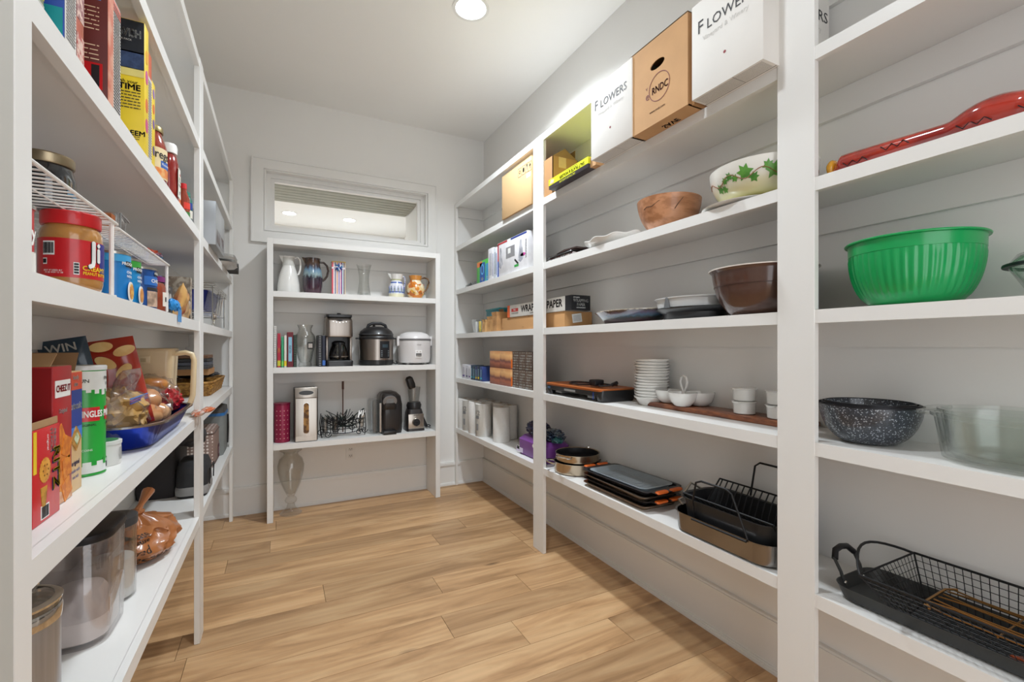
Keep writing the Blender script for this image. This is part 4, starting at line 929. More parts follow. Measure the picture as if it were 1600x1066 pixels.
for i in range(4):
    (A, a), (B, b_) = cs[i], cs[(i + 1) % 4]; n = 32 if i % 2 == 0 else 15
    for k in range(1, n): wires.append([lerp(A, B, k / n), lerp(a, b_, k / n)])
    for k in range(1, 7): wires.append([lerp(A, a, k / 7), lerp(B, b_, k / 7)])
for k in range(1, 36): q = x0 + (x1 - x0) * k / 36; wires.append([(q, y0, ZB_), (q, y1, ZB_)])
for k in range(1, 13): q = y0 + (y1 - y0) * k / 13; wires.append([(x0, q, ZB_), (x1, q, ZB_)])
tubes('mesh_wires', IRON, t, wires, .0010, 4, kind='stuff')
tubes('basket_rim', IRON, t, [{'p': [c[0] for c in cs], 'r': .0034, 'c': True, 's': 8}, {'p': [c[1] for c in cs], 'r': .0022, 'c': True}] + [{'p': list(c), 'r': .0022} for c in cs])
tubes('bail_handle', IRON, t, [{'p': [(X0, Y0 + .004, ZT)] + [(X0 - .055 * math.sin(PI * k / 12), Y0 + (Y1 - Y0) * k / 12, ZT + .035 * math.sin(PI * k / 12)) for k in range(1, 12)] + [(X0, Y1 - .004, ZT)], 'r': .0036, 's': 8}])
t = thing('bronze_rack', 'bronze wire cooking rack lying inside the mesh basket', 'rack', (1.482, .395, RF_ + .060), -90)
BZ_ = mat('A07848', .3, .9)
rk = [{'p': [(-.14, -.075, .012), (-.155, -.05, .018), (-.155, .05, .022), (-.14, .075, .022)], 'r': .003}]
for k in range(7): y = -.075 + k * .025; rk.append({'p': [(-.15, y, .018), (-.10, y, .022 if k % 2 else .014), (.24, y, .014)], 'r': .0021})
for x in (-.02, .12): rk.append({'p': [(x, -.078, .011), (x, .078, .011)], 'r': .0021})
tubes('rack_wires', BZ_, t, rk)
t = thing('meat_claw', 'orange-brown carved wooden tool glimpsed through the mesh basket', 'utensil', (1.462, .31, RF_ + .022), -78)
CW = mat('B4562E', .35, col2='7A3418', vs=30)
prism('blade', CW, t, [(-.10, -.012), (-.06, -.03), (.02, -.034), (.10, -.02), (.10, .01), (0, .018), (-.06, .012)], 0, .012, bev=.003)
tubes('groove', mat('5A2412', .5), t, [[(-.06 + i * .025, -.026, .0125), (-.05 + i * .025, .01, .0125)] for i in range(6)], .0015)

# ================================================================ BACK UNIT
YC = 3.655
S1, S2, S3 = 1.585, 1.06, .5316
def bt(name, label, cat, x, z, y=YC, rot=0, group=None): return thing(name, label, cat, (x, y, z + E_), rot, group)
def pitcher_spout(p, m, R, z, h_, side=-1):
    bm = bmesh.new()
    prof_ = [(side * (R - .004), z - h_), (side * (R + .022), z + .006), (side * (R - .004), z)]
    A = [bm.verts.new((x, -.018 if i != 1 else -.002, zz_)) for i, (x, zz_) in enumerate(prof_)]; B = [bm.verts.new((x, .018 if i != 1 else .002, zz_)) for i, (x, zz_) in enumerate(prof_)]
    bm.faces.new(A); bm.faces.new(B)
    for i in range(3): bm.faces.new((A[i], A[(i + 1) % 3], B[(i + 1) % 3], B[i]))
    return fin('spout', bm, m, p)
t = bt('white_pitcher', 'tall white ceramic pitcher, leftmost on the top of the small unit', 'pitcher', .058, S1)
lathe('body', CERAM, t, [(0, 0), (.068, 0), (.074, .01), (.072, .06), (.062, .12), (.050, .165), (.040, .195), (.037, .22), (.038, .252), (.042, .262), (.039, .262), (.034, .25), (.034, .2), (.05, .15), (.066, .06), (.066, .012), (0, .008)], 48)
lathe('glazed_band', mat('CFCEC8', .5), t, [(.0405, .1955), (.0378, .2205), (.0388, .2515), (.0394, .2515), (.0384, .2205), (.0411, .1955)], 40)
tubes('handle', CERAM, t, [{'p': [(.036, 0, .250), (.055, 0, .262), (.072, 0, .25), (.078, 0, .215), (.074, 0, .17), (.062, 0, .135)], 'r': .007, 's': 10}])
pitcher_spout(t, CERAM, .040, .262, .05)
t = bt('glazed_pitcher', 'brown and purple pitcher with blue-white dripping glaze', 'pitcher', .216, S1)
DG = ramp_mat([(0, '4A2838'), (.25, '3A2230'), (.45, '2A2434'), (.53, '8CA4A8'), (.66, '6A8CA8'), (.76, '3A3A48'), (.85, '4A3428'), (1, '3A2418')], 'Z', 0, .26, .15, .28, 45, coat=.8)
lathe('body', DG, t, [(0, 0), (.052, 0), (.058, .01), (.066, .06), (.069, .11), (.064, .155), (.054, .20), (.050, .23), (.055, .262), (.051, .262), (.046, .23), (.06, .15), (.06, .06), (.05, .012), (0, .008)], 48)
tubes('handle', mat('3A2620', .2, coat=.6), t, [{'p': [(.046, 0, .238), (.075, 0, .238), (.098, 0, .215), (.106, 0, .18), (.098, 0, .14), (.082, 0, .115), (.064, 0, .10)], 'r': .0075, 's': 10}])
pitcher_spout(t, mat('4A3428', .2, coat=.6), .052, .262, .05)
t = bt('gift_box', 'slim upright striped gift box tied with a ribbon bow', 'gift box', .392, S1)
w_ = .095
STR = ['D83A4A', 'E8A0A8', 'F0EEEA', '3A3A78', 'E8E4E0', 'D8884A', 'E4E0EA', '7A4A9A', 'F0EEEA', 'C83A7A', '3A8AB0', 'F0E8E0', '2A2A5A', 'D8C0A0']
box('box_body', WHITE, t, -w_ / 2, w_ / 2, -.03, .03, 0, .25)
for i, c in enumerate(STR):
    a = -w_ / 2 + w_ * i / 14; box('stripe', mat(c, .4), t, a, a + w_ / 14, -.0308, -.0302, .001, .249)
boxes('ribbon', mat('E6D8DC', .35), t, [(-w_ / 2 - .001, w_ / 2 + .001, -.0318, .031, .195, .208)])
box('gold_top', mat('B89A50', .4, .5), t, -w_ / 2 - .001, w_ / 2 + .001, -.0315, .0315, .244, .252)
for i in range(9):
    a = i / 9 * 2 * PI; tubes('bow_loop', mat(('2A7AB0', 'E8E4EA', '3A4A9A')[i % 3], .3), t, [{'p': [(0, -.033, .205), (.014 * math.cos(a), -.044, .205 + .014 * math.sin(a)), (.026 * math.cos(a + .2), -.040, .205 + .026 * math.sin(a + .2)), (.016 * math.cos(a + .5), -.034, .205 + .016 * math.sin(a + .5))], 'r': .0045, 's': 6}])
t = bt('glass_vase', 'clear flared glass flower vase on the top of the small unit', 'vase', .578, S1)
lathe('vase', clear('E4E6E2', .84), t, [(0, 0), (.048, 0), (.050, .01), (.044, .05), (.037, .11), (.037, .16), (.045, .21), (.056, .245), (.0545, .246), (.043, .21), (.034, .16), (.034, .11), (.041, .05), (.045, .02), (0, .014)], 44)
for i in range(8): blob('glass_bead', clear('F0F4F4', .6), t, (.026 * math.cos(i * .8), .026 * math.sin(i * .8), .024), (.009, .009, .008), .05, 2, 2)
t = bt('blue_white_jug', 'small blue and white painted jug with a chequered handle', 'jug', .826, S1)
BWJ = ramp_mat([(0, 'E6E0C0'), (.16, 'E6E0C0'), (.17, 'D8DCE8'), (.22, '4A66B0'), (.26, 'E0E2EA'), (.55, 'E4E6EC'), (.60, '3A5AA8'), (.66, 'E4E6EC'), (.72, 'B8B890'), (.78, 'E6E4DE'), (1, 'E6E4DE')], 'Z', 0, .19, .2, 0, kind='CONSTANT', coat=.6)
lathe('body', BWJ, t, [(0, 0), (.052, 0), (.058, .006), (.060, .04), (.060, .085), (.050, .115), (.040, .135), (.042, .15), (.052, .188), (.049, .188), (.037, .15), (.036, .135), (.052, .09), (.054, .03), (0, .01)], 44)
for k in range(7):
    a0 = -90 + (k - 3) * 26
    ptsv = [((.0607) * math.cos(math.radians(a0 + d_)), .0607 * math.sin(math.radians(a0 + d_)), z) for d_, z in ((-9, .038), (-6, .07), (0, .092), (6, .07), (9, .038))]
    tubes('painted_arch', mat('3454A4', .3), t, [ptsv], .0016, 5); tubes('painted_leaf', mat('7A8A5A', .4), t, [[(.0607 * math.cos(math.radians(a0)), .0607 * math.sin(math.radians(a0)), z) for z in (.045, .075)]], .0025, 5)
tubes('handle', mat('4A5A9A', .3, col2='D8DAE4', vs=90), t, [{'p': [(.042, 0, .172), (.062, 0, .176), (.068, 0, .15), (.066, 0, .11), (.056, 0, .085)], 'r': .006, 's': 8}])
pitcher_spout(t, CERAM, .048, .188, .04, -1)
t = bt('orange_jug', 'round orange and cream jug painted with flowers and fruit', 'jug', .978, S1)
OJ = voro_mat(['E8C890', 'F0E0C0', 'D8842A', 'E8D4A8', 'C86A1E', 'F0DCB4', 'DCA040'], 30, .2, (1, 1, 1), coat=.6)
lathe('body', OJ, t, [(0, 0), (.045, 0), (.050, .006), (.066, .035), (.074, .075), (.068, .11), (.048, .135), (.042, .15), (.050, .186), (.047, .186), (.038, .15), (.044, .13), (.064, .105), (.068, .07), (.045, .012), (0, .01)], 48)
lathe('neck_band', mat('D08A3A', .3, coat=.5), t, [(.0425, .1505), (.0505, .1865), (.0512, .1865), (.0432, .1505)], 40)
blob('painted_fruit', mat('E08A1E', .25, coat=.5), t, (-.004, -.0725, .078), (.017, .004, .016), .04, 2, 3)
for k in range(14):
    a = math.radians(-90 + (k % 7 - 3) * 24); z = .045 + .06 * (k // 7) + .01 * (k % 2); R_ = .0665 if z > .1 else (.071 if z < .06 else .074)
    blob('painted_leaf', mat(('5A6A3A', 'B83A2A')[k % 2], .3), t, (R_ * math.cos(a), R_ * math.sin(a), z), (.004, .004, .005), .1, 2, 2)
tubes('handle', mat('3E2A20', .25, col2='7A5A3A', vs=50), t, [{'p': [(.044, 0, .168), (.075, 0, .178), (.104, 0, .168), (.112, 0, .14), (.100, 0, .10), (.084, 0, .075), (.070, 0, .06)], 'r': .0065, 's': 8}])
# shelf S2: books
def book(x, wd, h_, dp, c, label, tilt=0, spiral=False, title=None, acc=None):
    t = thing('book', label, 'book', (x, FB + .03 + dp / 2, S2 + E_ + (abs(math.sin(tilt)) * wd / 2 if tilt else 0)), 0, 'books on the middle shelf', (0, tilt))
    box('cover', mat(c, .5), t, -wd / 2, wd / 2, -dp / 2, dp / 2, 0, h_, .0008, 1)
    box('page_block', mat('E8E2D4', .8), t, -wd / 2 + .002, wd / 2 - .002, -dp / 2 + .004, dp / 2 - .0012, h_ - .001, h_ + .0006)
    if spiral:
        tubes('spiral_binding', WHITE if spiral == 1 else GREY, t, [{'p': arc((0, -dp / 2 - .001, z), .0055, 0, 360, 8, 'XY')[:-1], 'r': .0011, 'c': True, 's': 4} for z in [.01 + i * (h_ - .02) / 17 for i in range(18)]])
    elif title: text(title, min(wd * .55, .016), mat(acc or 'E8E2D4', .5), t, 'F', -dp / 2, 0, h_ * .5, roll=90)
    if acc and not spiral: panel(mat(acc, .5), t, 'F', -dp / 2, 0, h_ * .12, wd * .98, h_ * .16)
    return t
book(-.028, .016, .285, .20, 'D2D0CC', 'thin white spiral-bound book against the side panel', spiral=2)
book(-.004, .019, .235, .17, 'B01E3A', 'red book beside the white spiral-bound one', title='COOK', acc='C8C030')
book(.018, .014, .212, .17, '38A070', 'narrow green book with a lime base', acc='7AC850')
book(.036, .015, .222, .18, 'E0DAD0', 'narrow cream book with a yellow base', acc='E8C820')
t = book(.066, .038, .245, .20, '6E1E28', 'thick dark red book with a pale blue spine panel')
panel(mat('8CC0D8', .5), t, 'F', -.10, 0, .125, .022, .17); text('RECIPES', .016, INK, t, 'F', -.1006, 0, .125, roll=90)
book(.097, .020, .225, .19, '1E3A2A', 'dark green spiral-bound book behind the etched vase', spiral=2)
t = bt('etched_vase', 'etched clear glass urn vase standing before the books', 'vase', .163, S2, 3.60)
lathe('vase', clear('E6E8E2', .72, .12), t, [(0, 0), (.042, 0), (.044, .012), (.040, .03), (.052, .08), (.066, .15), (.070, .19), (.064, .225), (.045, .25), (.042, .27), (.054, .298), (.052, .299), (.039, .27), (.042, .25), (.060, .222), (.066, .19), (.06, .14), (.04, .05), (.03, .03), (0, .026)], 48)
box('price_label', INK, t, .012, .05, -.0712, -.0702, .125, .175); box('label_inner', mat('B0A8A0', .5), t, .018, .044, -.0718, -.0713, .135, .165)
t = book(.258, .026, .225, .19, '1C1E24', 'black spiral-bound cookbook beside the coffee maker', spiral=1)
book(.284, .020, .222, .18, '242838', 'navy book squeezed against the coffee maker', acc='3A6AB8')
# coffee maker
t = bt('coffee_maker', 'tall brushed steel drip coffee maker with glass carafe', 'coffee maker', .392, S2, 3.655)
BST = mat('A59C94', .3, 1, var=.06, vs=4, stretch=(40, 1, 1))
loft('base', DARKP, t, [(.185, .22, .02, 0), (.188, .225, .02, .035), (.18, .22, .02, .04)])
loft('back_column', DARKP, t, [(.18, .09, .02, .04, 0, .065), (.18, .09, .02, .215, 0, .065)])
for s in (-1, 1): box('side_pillar', BST, t, s * .083 - .008, s * .083 + .008, -.055, .02, .0405, .2145, .004)
loft('brew_head', BST, t, [(.186, .205, .03, .215, 0, 0), (.188, .21, .03, .225, 0, 0), (.186, .20, .03, .335, 0, .003), (.172, .17, .03, .36, 0, .015)])
loft('top_lid', DARKP, t, [(.180, .19, .02, .3605, 0, .012), (.18, .19, .02, .378, 0, .012)]); lathe('lid_knob', BLACK, t, [(0, .3785), (.012, .3785), (.014, .39), (0, .393)], 16, loc=(0, -.04, 0))
panel(BLACK, t, 'F', -.1025, 0, .335, 0, 0, poly=ell(.045, .010, 16), name='badge')
for k in range(5): lathe('button', CHROME, t, [(0, 0), (.004, 0), (.004, .003), (0, .003)], 10, M=Matrix.Translation((-.045 + k * .0225, -.102, .318 + .004 * abs(k - 2))) @ Matrix.Rotation(PI / 2, 4, 'X'))
lathe('carafe', clear('4A443E', .7), t, [(0, .0415), (.055, .0415), (.066, .055), (.067, .09), (.056, .13), (.045, .155), (.044, .158), (.053, .128), (.063, .09), (.062, .056), (0, .0445)], 36, loc=(0, -.028, 0))
lathe('carafe_lid', DARKP, t, [(0, .1585), (.046, .1585), (.046, .172), (.03, .185), (0, .187)], 30, loc=(0, -.028, 0))
tubes('carafe_handle', BLACK, t, [{'p': [(0, -.072, .165), (0, -.108, .165), (0, -.118, .14), (0, -.112, .07), (0, -.095, .06)], 'r': .0095, 's': 8}]); lathe('carafe_band', STEEL, t, [(.0675, .066), (.0685, .066), (.0685, .074), (.0675, .074)], 36, loc=(0, -.028, 0))
# pressure cooker
t = bt('pressure_cooker', 'steel electric pressure cooker with a domed black lid', 'pressure cooker', .672, S2, 3.668)
lathe('base', DARKP, t, [(0, 0), (.115, 0), (.128, .008), (.130, .036), (.126, .04), (0, .04)], 56)
lathe('steel_body', BST, t, [(.10, .0405), (.1275, .0405), (.1275, .198), (.10, .198)], 56)
lathe('top_ring', DARKP, t, [(.09, .1985), (.132, .1985), (.134, .212), (.128, .222), (.09, .222)], 56)
lathe('lid', DARKP, t, [(.0, .2225), (.126, .2225), (.130, .235), (.118, .262), (.09, .285), (.05, .296), (0, .298)], 56)
tubes('lid_handle', BLACK, t, [{'p': [(-.075, -.03, .275), (-.062, -.03, .308), (-.03, -.03, .322), (.03, -.03, .322), (.062, -.03, .308), (.075, -.03, .275)], 'r': [.011, .012, .011, .011, .012, .011], 's': 10}]); lathe('steam_valve', BLACK, t, [(0, .296), (.012, .296), (.010, .312), (0, .314)], 14, loc=(-.012, .03, 0))
for s in (-1, 1): box('side_handle', DARKP, t, s * .140 - .012, s * .140 + .009, -.04, .04, .200, .212, .004)
band(BLACK, t, .128, .055, .185, -88, -52, 14, .003, name='control_panel')
band(mat('3A4A52', .3), t, .1312, .135, .160, -80, -60, 10, .0008, name='display')
for k in range(8): band(mat('8A9298', .5), t, .1312, .07 + .013 * (k // 2), .074 + .013 * (k // 2), (-85, -60)[k % 2], (-80, -55)[k % 2], 3, .0008, name='key')
lathe('lid_text_ring', mat('5A5C5E', .5), t, [(.1302, .2352), (.1308, .2352), (.1304, .238), (.1298, .238)], 56)
tubes('power_cord', BLACK, t, [{'p': [(.13, .04, .02), (.15, .0, .006), (.155, -.04, .012), (.145, -.05, .022), (.15, -.02, .03), (.162, .0, .01)], 'r': .0038, 's': 7}])
# rice cooker
t = bt('rice_cooker', 'white rounded rice cooker with a grey seam and small lever', 'rice cooker', .972, S2, 3.668)
WP = mat('DCD8D6', .3, var=.01, coat=.3)
lathe('body', WP, t, [(0, .012), (.11, .012), (.122, .02), (.128, .05), (.131, .19), (.10, .192), (0, .192)], 56)
lathe('seam_ring', mat('7A7878', .4), t, [(.09, .1925), (.133, .1925), (.134, .205), (.09, .205)], 56)
lathe('lid', WP, t, [(0, .2055), (.132, .2055), (.128, .218), (.105, .245), (.06, .26), (0, .264)], 56)
for s in (-1, 1): loft('side_handle', WP, t, [(.018, .06, .006, .150, s * .137, 0), (.022, .07, .008, .205, s * .136, 0), (.018, .06, .006, .225, s * .132, 0)])
for a in (45, 135, 225, 315): lathe('foot', GREY, t, [(0, 0), (.014, 0), (.014, .0125), (0, .0125)], 12, loc=(.095 * math.cos(math.radians(a)), .095 * math.sin(math.radians(a)), 0))
text('olster', .016, GREY, t, 'F', 0, 0, .158, cyl=(.1312, -88)); band(mat('EDEBE8', .3), t, .1305, .055, .115, -101, -78, 10, .002, name='switch_plate')
for k in (-95, -84): lathe('indicator_light', mat('B8A8A0', .3), t, [(0, 0), (.004, 0), (.004, .003), (0, .003)], 10, M=Matrix.Translation((.132 * math.cos(math.radians(k)), .132 * math.sin(math.radians(k)), .103)) @ Matrix.Rotation(PI / 2, 4, 'X'))
band(mat('5A5856', .4), t, .1326, .068, .090, -99, -80, 8, .0015, name='switch_well'); band(mat('8A8682', .4), t, .1342, .070, .079, -98, -81, 8, .004, name='cook_lever')
# shelf S3
t = bt('red_canister', 'raspberry red metal canister punched with small holes', 'canister', -.010 + .026, S3, 3.625)
lathe('canister', mat('8C1E40', .35, .2), t, [(0, 0), (.048, 0), (.051, .003), (.052, .255), (.050, .262), (.046, .262), (.046, .01), (0, .008)], 40)
lathe('lid', mat('7A1A38', .35, .2), t, [(0, .2625), (.0535, .2625), (.0535, .275), (0, .276)], 40)
for k in range(28):
    a = math.radians(-130 + (k % 4) * 27); z = .03 + .032 * (k // 4)
    lathe('punched_hole', mat('C88A8A', .4), t, [(0, 0), (.0042, 0), (.0042, .0012), (0, .0012)], 8, M=Matrix.Translation((.0521 * math.cos(a), .0521 * math.sin(a), z)) @ Matrix.Rotation(a, 4, 'Z') @ Matrix.Rotation(PI / 2, 4, 'Y'))
t = bt('steel_dispenser', 'tall brushed steel dispenser with a long oval window', 'dispenser', .168, S3, 3.64)
SF = mat('B5ADA4', .3, 1, var=.06, vs=4, stretch=(40, 1, 1))
box('back_shell', DARKP, t, -.078, .078, -.07, .09, 0, .375, .006)
loft('front_plate', SF, t, [(.145, .022, .006, .004, 0, -.082), (.145, .022, .006, .30, 0, -.082), (.145, .022, .006, .306, 0, -.080)])
box('slanted_top', SF, t, -.0725, .0725, -.011, .011, 0, .075, .002, M=Matrix.Translation((0, -.080, .3065)) @ Matrix.Rotation(-.16, 4, 'X'))
panel(DARKP, t, 'F', -.091, 0, .345, 0, 0, t=.008, poly=ell(.095, .032, 24), name='hand_opening')
oval = [(.017 * math.cos(a) , .09 * (1 if math.sin(a) > 0 else -1) + .017 * math.sin(a)) for a in [2 * PI * (i + .5) / 24 for i in range(24)]]
panel(mat('5A3A20', .6, col2='A87A40', vs=30), t, 'F', -.093, 0, .165, 0, 0, t=.001, poly=oval, name='window')
tubes('window_rim', CHROME, t, [{'p': [(x * 1.1, -.0945, .165 + y * 1.02) for x, y in oval], 'r': .0018, 'c': True}])
box('lower_door', mat('C6C0B8', .35, .9), t, -.066, .066, -.0955, -.0935, .006, .04)
t = bt('iron_centrepiece', 'black scrolled iron rack tangled with foliage and a tall rod', 'centrepiece', .425, S3, 3.655)
sc_ = []
def scroll(cx, cy, cz, r0, turns, dirn=1, plane=0):
    P = []
    for i in range(int(14 * turns)):
        a = i / 14 * 2 * PI * dirn; r = r0 * (1 - i / (14 * turns) * .8); P.append((cx + r * math.cos(a), cy + (0 if plane == 0 else .0), cz + r * math.sin(a)))
    return P
for s in (-1, 1):
    sc_ += [scroll(s * .11, -.055, .030, .026, 1.4, s), scroll(s * .155, .0, .035, .026, 1.4, -s), scroll(s * .06, -.06, .07, .03, 1.5, s), scroll(s * .10, -.05, .12, .024, 1.3, -s)]
    sc_ += [[(s * .15, -.05, .005), (s * .158, -.05, .06), (s * .155, -.05, .12), (s * .15, -.05, .17)], [(s * .15, .05, .005), (s * .158, .05, .10), (s * .15, .05, .17)]]
sc_ += [[(-.15, -.055, .05), (-.07, -.065, .035), (0, -.07, .03), (.07, -.065, .035), (.15, -.055, .05)], [(-.15, -.055, .13), (0, -.06, .12), (.15, -.055, .13)], [(-.15, .05, .05), (0, .055, .04), (.15, .05, .05)]]
for s in (-1, 1):
    for k in range(3): sc_.append([(s * .05 * k + .01, -.05, .03), (s * .055 * k + .01, -.052, .16)])
tubes('iron_scrollwork', IRON, t, sc_, .0030, 6)
tubes('centre_rod', mat('5A4038', .5, .4), t, [{'p': [(0, 0, .03), (0, 0, .39)], 'r': .0045, 's': 8}, {'p': [(0, 0, .35), (0, 0, .41)], 'r': .008, 's': 8}])
rg = random.Random(9); gl = []
for k in range(70):
    a = rg.uniform(0, 2 * PI); b_ = rg.uniform(.1, 1.2); l = rg.uniform(.05, .13); cx, cz = rg.uniform(-.07, .06), rg.uniform(.06, .12)
    gl.append([(cx, 0, cz), (cx + l * .5 * math.cos(a), -.02 + rg.uniform(-.03, .03), cz + l * .5 * math.sin(b_)), (max(-.15, min(.15, cx + l * math.cos(a))), rg.uniform(-.05, .05), min(.20, cz + l * math.sin(b_)))])
tubes('foliage', mat('22302A', .5, col2='1A1A1C', vs=20), t, gl, .0028, 4, kind='stuff')
tubes('forks', CHROME, t, [{'p': [(.105 + .012 * i, -.045 + .01 * i, .02), (.10 + .012 * i, -.045, .12), (.11 + .014 * i, -.04, .16 + .012 * (i % 2)), (.112 + .014 * i, -.04, .19)], 'r': [.0025, .0025, .006, .004], 's': 6} for i in range(4)])
for i in range(2): lathe('candle_cup', clear('8A8C8C', .5), t, [(0, .02), (.02, .02), (.026, .15), (.024, .15), (.018, .024), (0, .024)], 20, loc=(-.125 + i * .07, -.01, 0))
# pod coffee machine
t = bt('pod_coffee_machine', 'black single-serve coffee machine with a silver-ringed display', 'coffee machine', .735, S3, 3.665)
BK_ = mat('1E1A1A', .35, var=.05, coat=.3)
loft('main_body', BK_, t, [(.155, .20, .03, 0, .04, .01), (.165, .21, .04, .02, .04, .01), (.168, .21, .04, .22, .04, .01), (.16, .20, .05, .285, .035, .012), (.12, .15, .05, .312, .03, .02), (.06, .08, .03, .322, .03, .02)])
loft('brew_arm', BK_, t, [(.10, .07, .02, .19, .015, -.09), (.11, .09, .03, .215, .015, -.09), (.115, .10, .035, .285, .015, -.075), (.09, .08, .03, .308, .015, -.06)])
loft('water_tank', clear('8A9092', .55), t, [(.05, .16, .02, .01, -.085, .01), (.055, .18, .022, .25, -.087, .01), (.04, .14, .02, .262, -.085, .01)])
M_ = Matrix.Translation((.015, -.128, .255)) @ Matrix.Rotation(.35, 4, 'X') @ ROT['F']
prism('silver_surround', mat('8E8E90', .3, .3), t, ell(.105, .09, 24), -.004, .006, M_); prism('display', mat('8A9094', .2), t, [(-.028, -.012), (.028, -.012), (.028, .02), (-.028, .02)], .0062, .008, M_)
for k in range(4): prism('button', BLACK, t, ell(.009, .006, 10, -.03 + .02 * k, -.028), .0062, .008, M_)
box('drip_tray', DARKP, t, -.035, .065, -.135, -.09, .0, .03, .006); box('steel_trim', SF, t, -.056, -.044, -.10, -.094, .02, .24)
tubes('wheel_ornament', IRON, t, [{'p': arc((-.085, -.128, .028), .024, 0, 360, 24), 'r': .002, 'c': False}] + [[(-.085, -.128, .028), (-.085 + .024 * math.cos(a), -.128, .028 + .024 * math.sin(a))] for a in [k * PI / 4 for k in range(8)]] if False else [{'p': arc((-.085, -.128, .028), .004, 0, 360, 10), 'r': .001}])
# blender
t = bt('blender', 'steel-fronted blender base with a clear jar behind', 'blender', .968, S3, 3.665)
loft('base', mat('2A2626', .4, coat=.3), t, [(.145, .15, .02, 0), (.14, .145, .025, .02), (.125, .13, .03, .14), (.11, .11, .03, .17)])
box('front_plate', SF, t, -.062, .062, -.0035, .0035, .02, .135, .003, M=Matrix.Translation((0, -.0735, .0)) @ Matrix.Rotation(-.05, 4, 'X'))
for R_, m, y in ((.033, CHROME, -.081), (.030, BLACK, -.084), (.012, DARKM, -.092)): lathe('control_dial', m, t, [(0, 0), (R_, 0), (R_ * .95, .006), (0, .007)], 30, M=Matrix.Translation((0, y + .003, .07)) @ Matrix.Rotation(PI / 2, 4, 'X'))
text('BLENDER', .011, INK, t, 'F', -.0825, 0, .128)
lathe('collar', DARKP, t, [(0, .1705), (.055, .1705), (.06, .20), (.05, .225), (0, .225)], 30)
lathe('jar', clear('C8CAC8', .72, .05), t, [(.035, .2255), (.04, .2255), (.052, .345), (.05, .345), (.037, .23)], 30)
loft('tilted_lid', DARKP, t, [(.05, .05, .015, 0), (.062, .062, .02, .03), (.058, .058, .02, .085), (.03, .03, .01, .10)], M=Matrix.Translation((-.012, 0, .335)) @ Matrix.Rotation(-.35, 4, 'Y'))
t = bt('blender_jar_attachment', 'black plastic appliance part leaning beside the blender', 'attachment', 1.086, S3, 3.70)
box('arm', DARKP, t, -.012, .012, -.02, .02, .005, .118, .006, M=Matrix.Translation((-.002, 0, .004)) @ Matrix.Rotation(-.42, 4, 'Y')); tubes('coiled_cord', BLACK, t, [{'p': [(.012 * math.cos(k * .7) + .001, -.05 + .02 * math.sin(k * .7), .006 + .0022 * k) for k in range(14)], 'r': .0035, 's': 6}])
# floor vase
t = thing('hurricane_vase', 'large clear footed glass vase standing on the wooden floor', 'vase', (.073, 3.672, 0.0004))
lathe('vase', clear('DCDAD2', .80), t, [(0, 0), (.072, 0), (.074, .006), (.055, .022), (.03, .045), (.022, .075), (.036, .085), (.040, .10), (.034, .115), (.022, .125), (.036, .150), (.065, .22), (.085, .30), (.088, .35), (.075, .395), (.050, .42), (.046, .435), (.075, .457), (.072, .459), (.043, .436), (.047, .42), (.071, .392), (.084, .35), (.081, .30), (.06, .22), (.03, .15), (0, .135)], 56)
# ================================================================ LEFT SHELVES
L1_, L2_, L3_, L4_, L5_ = 2.05, 1.6756, 1.3078, .928, .5158
def lbox(name, label, cat, y0, y1, xf, d, h, z, m, group=None, part='box_body', rot=90):
    return carton(name, label, cat, (xf - d / 2, (y0 + y1) / 2, z + E_), rot, (y1 - y0, d, h), m, group, part), (y1 - y0), d, h
def lt(name, label, cat, x, y, z, group=None, rot=90): return thing(name, label, cat, (x, y, z + E_), rot, group)
CG = 'food boxes on the upper shelf of the left wall'
NUT = mat('D6D2CC', .6, var=.03)
# striped pack and blue box, red pattern box
t, w_, d_, h_ = lbox('snack_pack', 'pack with yellow and black diagonal stripes, cut by the picture top', 'box', .845, .93, -.315, .18, .22, L2_, mat('8A8C6A', .5), CG)
for i in range(14):
    panel(mat(('D8D23A', '2A2A30', 'B8B4A8')[i % 3], .5), t, 'F', -d_ / 2, 0, .008 + i * .015, w_ * .98, .007, roll=0)
    panel(mat(('D8D23A', '2A2A30', 'B8B4A8')[i % 3], .5), t, 'L', -w_ / 2, 0, .008 + i * .015, d_ * .98, .007)
t, w_, d_, h_ = lbox('cereal_box', 'blue and teal box with a white fact panel, left of the red patterned box', 'box', .949, .994, -.298, .19, .29, L2_, mat('1A48A8', .4), CG)
panel(mat('1E9AA0', .4), t, 'L', -w_ / 2, 0, .030, d_ * .98, .055); panel(mat('1840A0', .4), t, 'L', -w_ / 2 - .0006, .0, .125, d_, .06); panel(WHITE, t, 'L', -w_ / 2 - .0006, .03, .20, .1, .03, roll=20)
panel(NUT, t, 'F', -d_ / 2, 0, h_ / 2, w_ * .96, h_ * .96); lines(t, GREY, 'F', -d_ / 2 - .0006, 0, h_ / 2, w_ * .8, h_ * .9, 50)
t, w_, d_, h_ = lbox('cereal_box', 'thin orange-red box with a fine pattern, beside the blue one', 'box', .996, 1.028, -.298, .19, .28, L2_, mat('B8583E', .4), CG)
for z, c in ((.03, 'B03A30'), (.10, '8C4A4A'), (.15, '4A4A8A'), (.19, 'D8A890'), (.24, 'C84A34')): panel(mat(c, .5, col2='D8B8A8', vs=120), t, 'F', -d_ / 2, 0, z, w_ * .96, .045)
t, w_, d_, h_ = lbox('potato_box', 'dark red box of potatoes with pale lettering on its broad face', 'box', 1.142, 1.175, -.296, .20, .30, L2_, mat('5E180F', .45, var=.08), CG)
CR = mat('E8D2B0', .5)
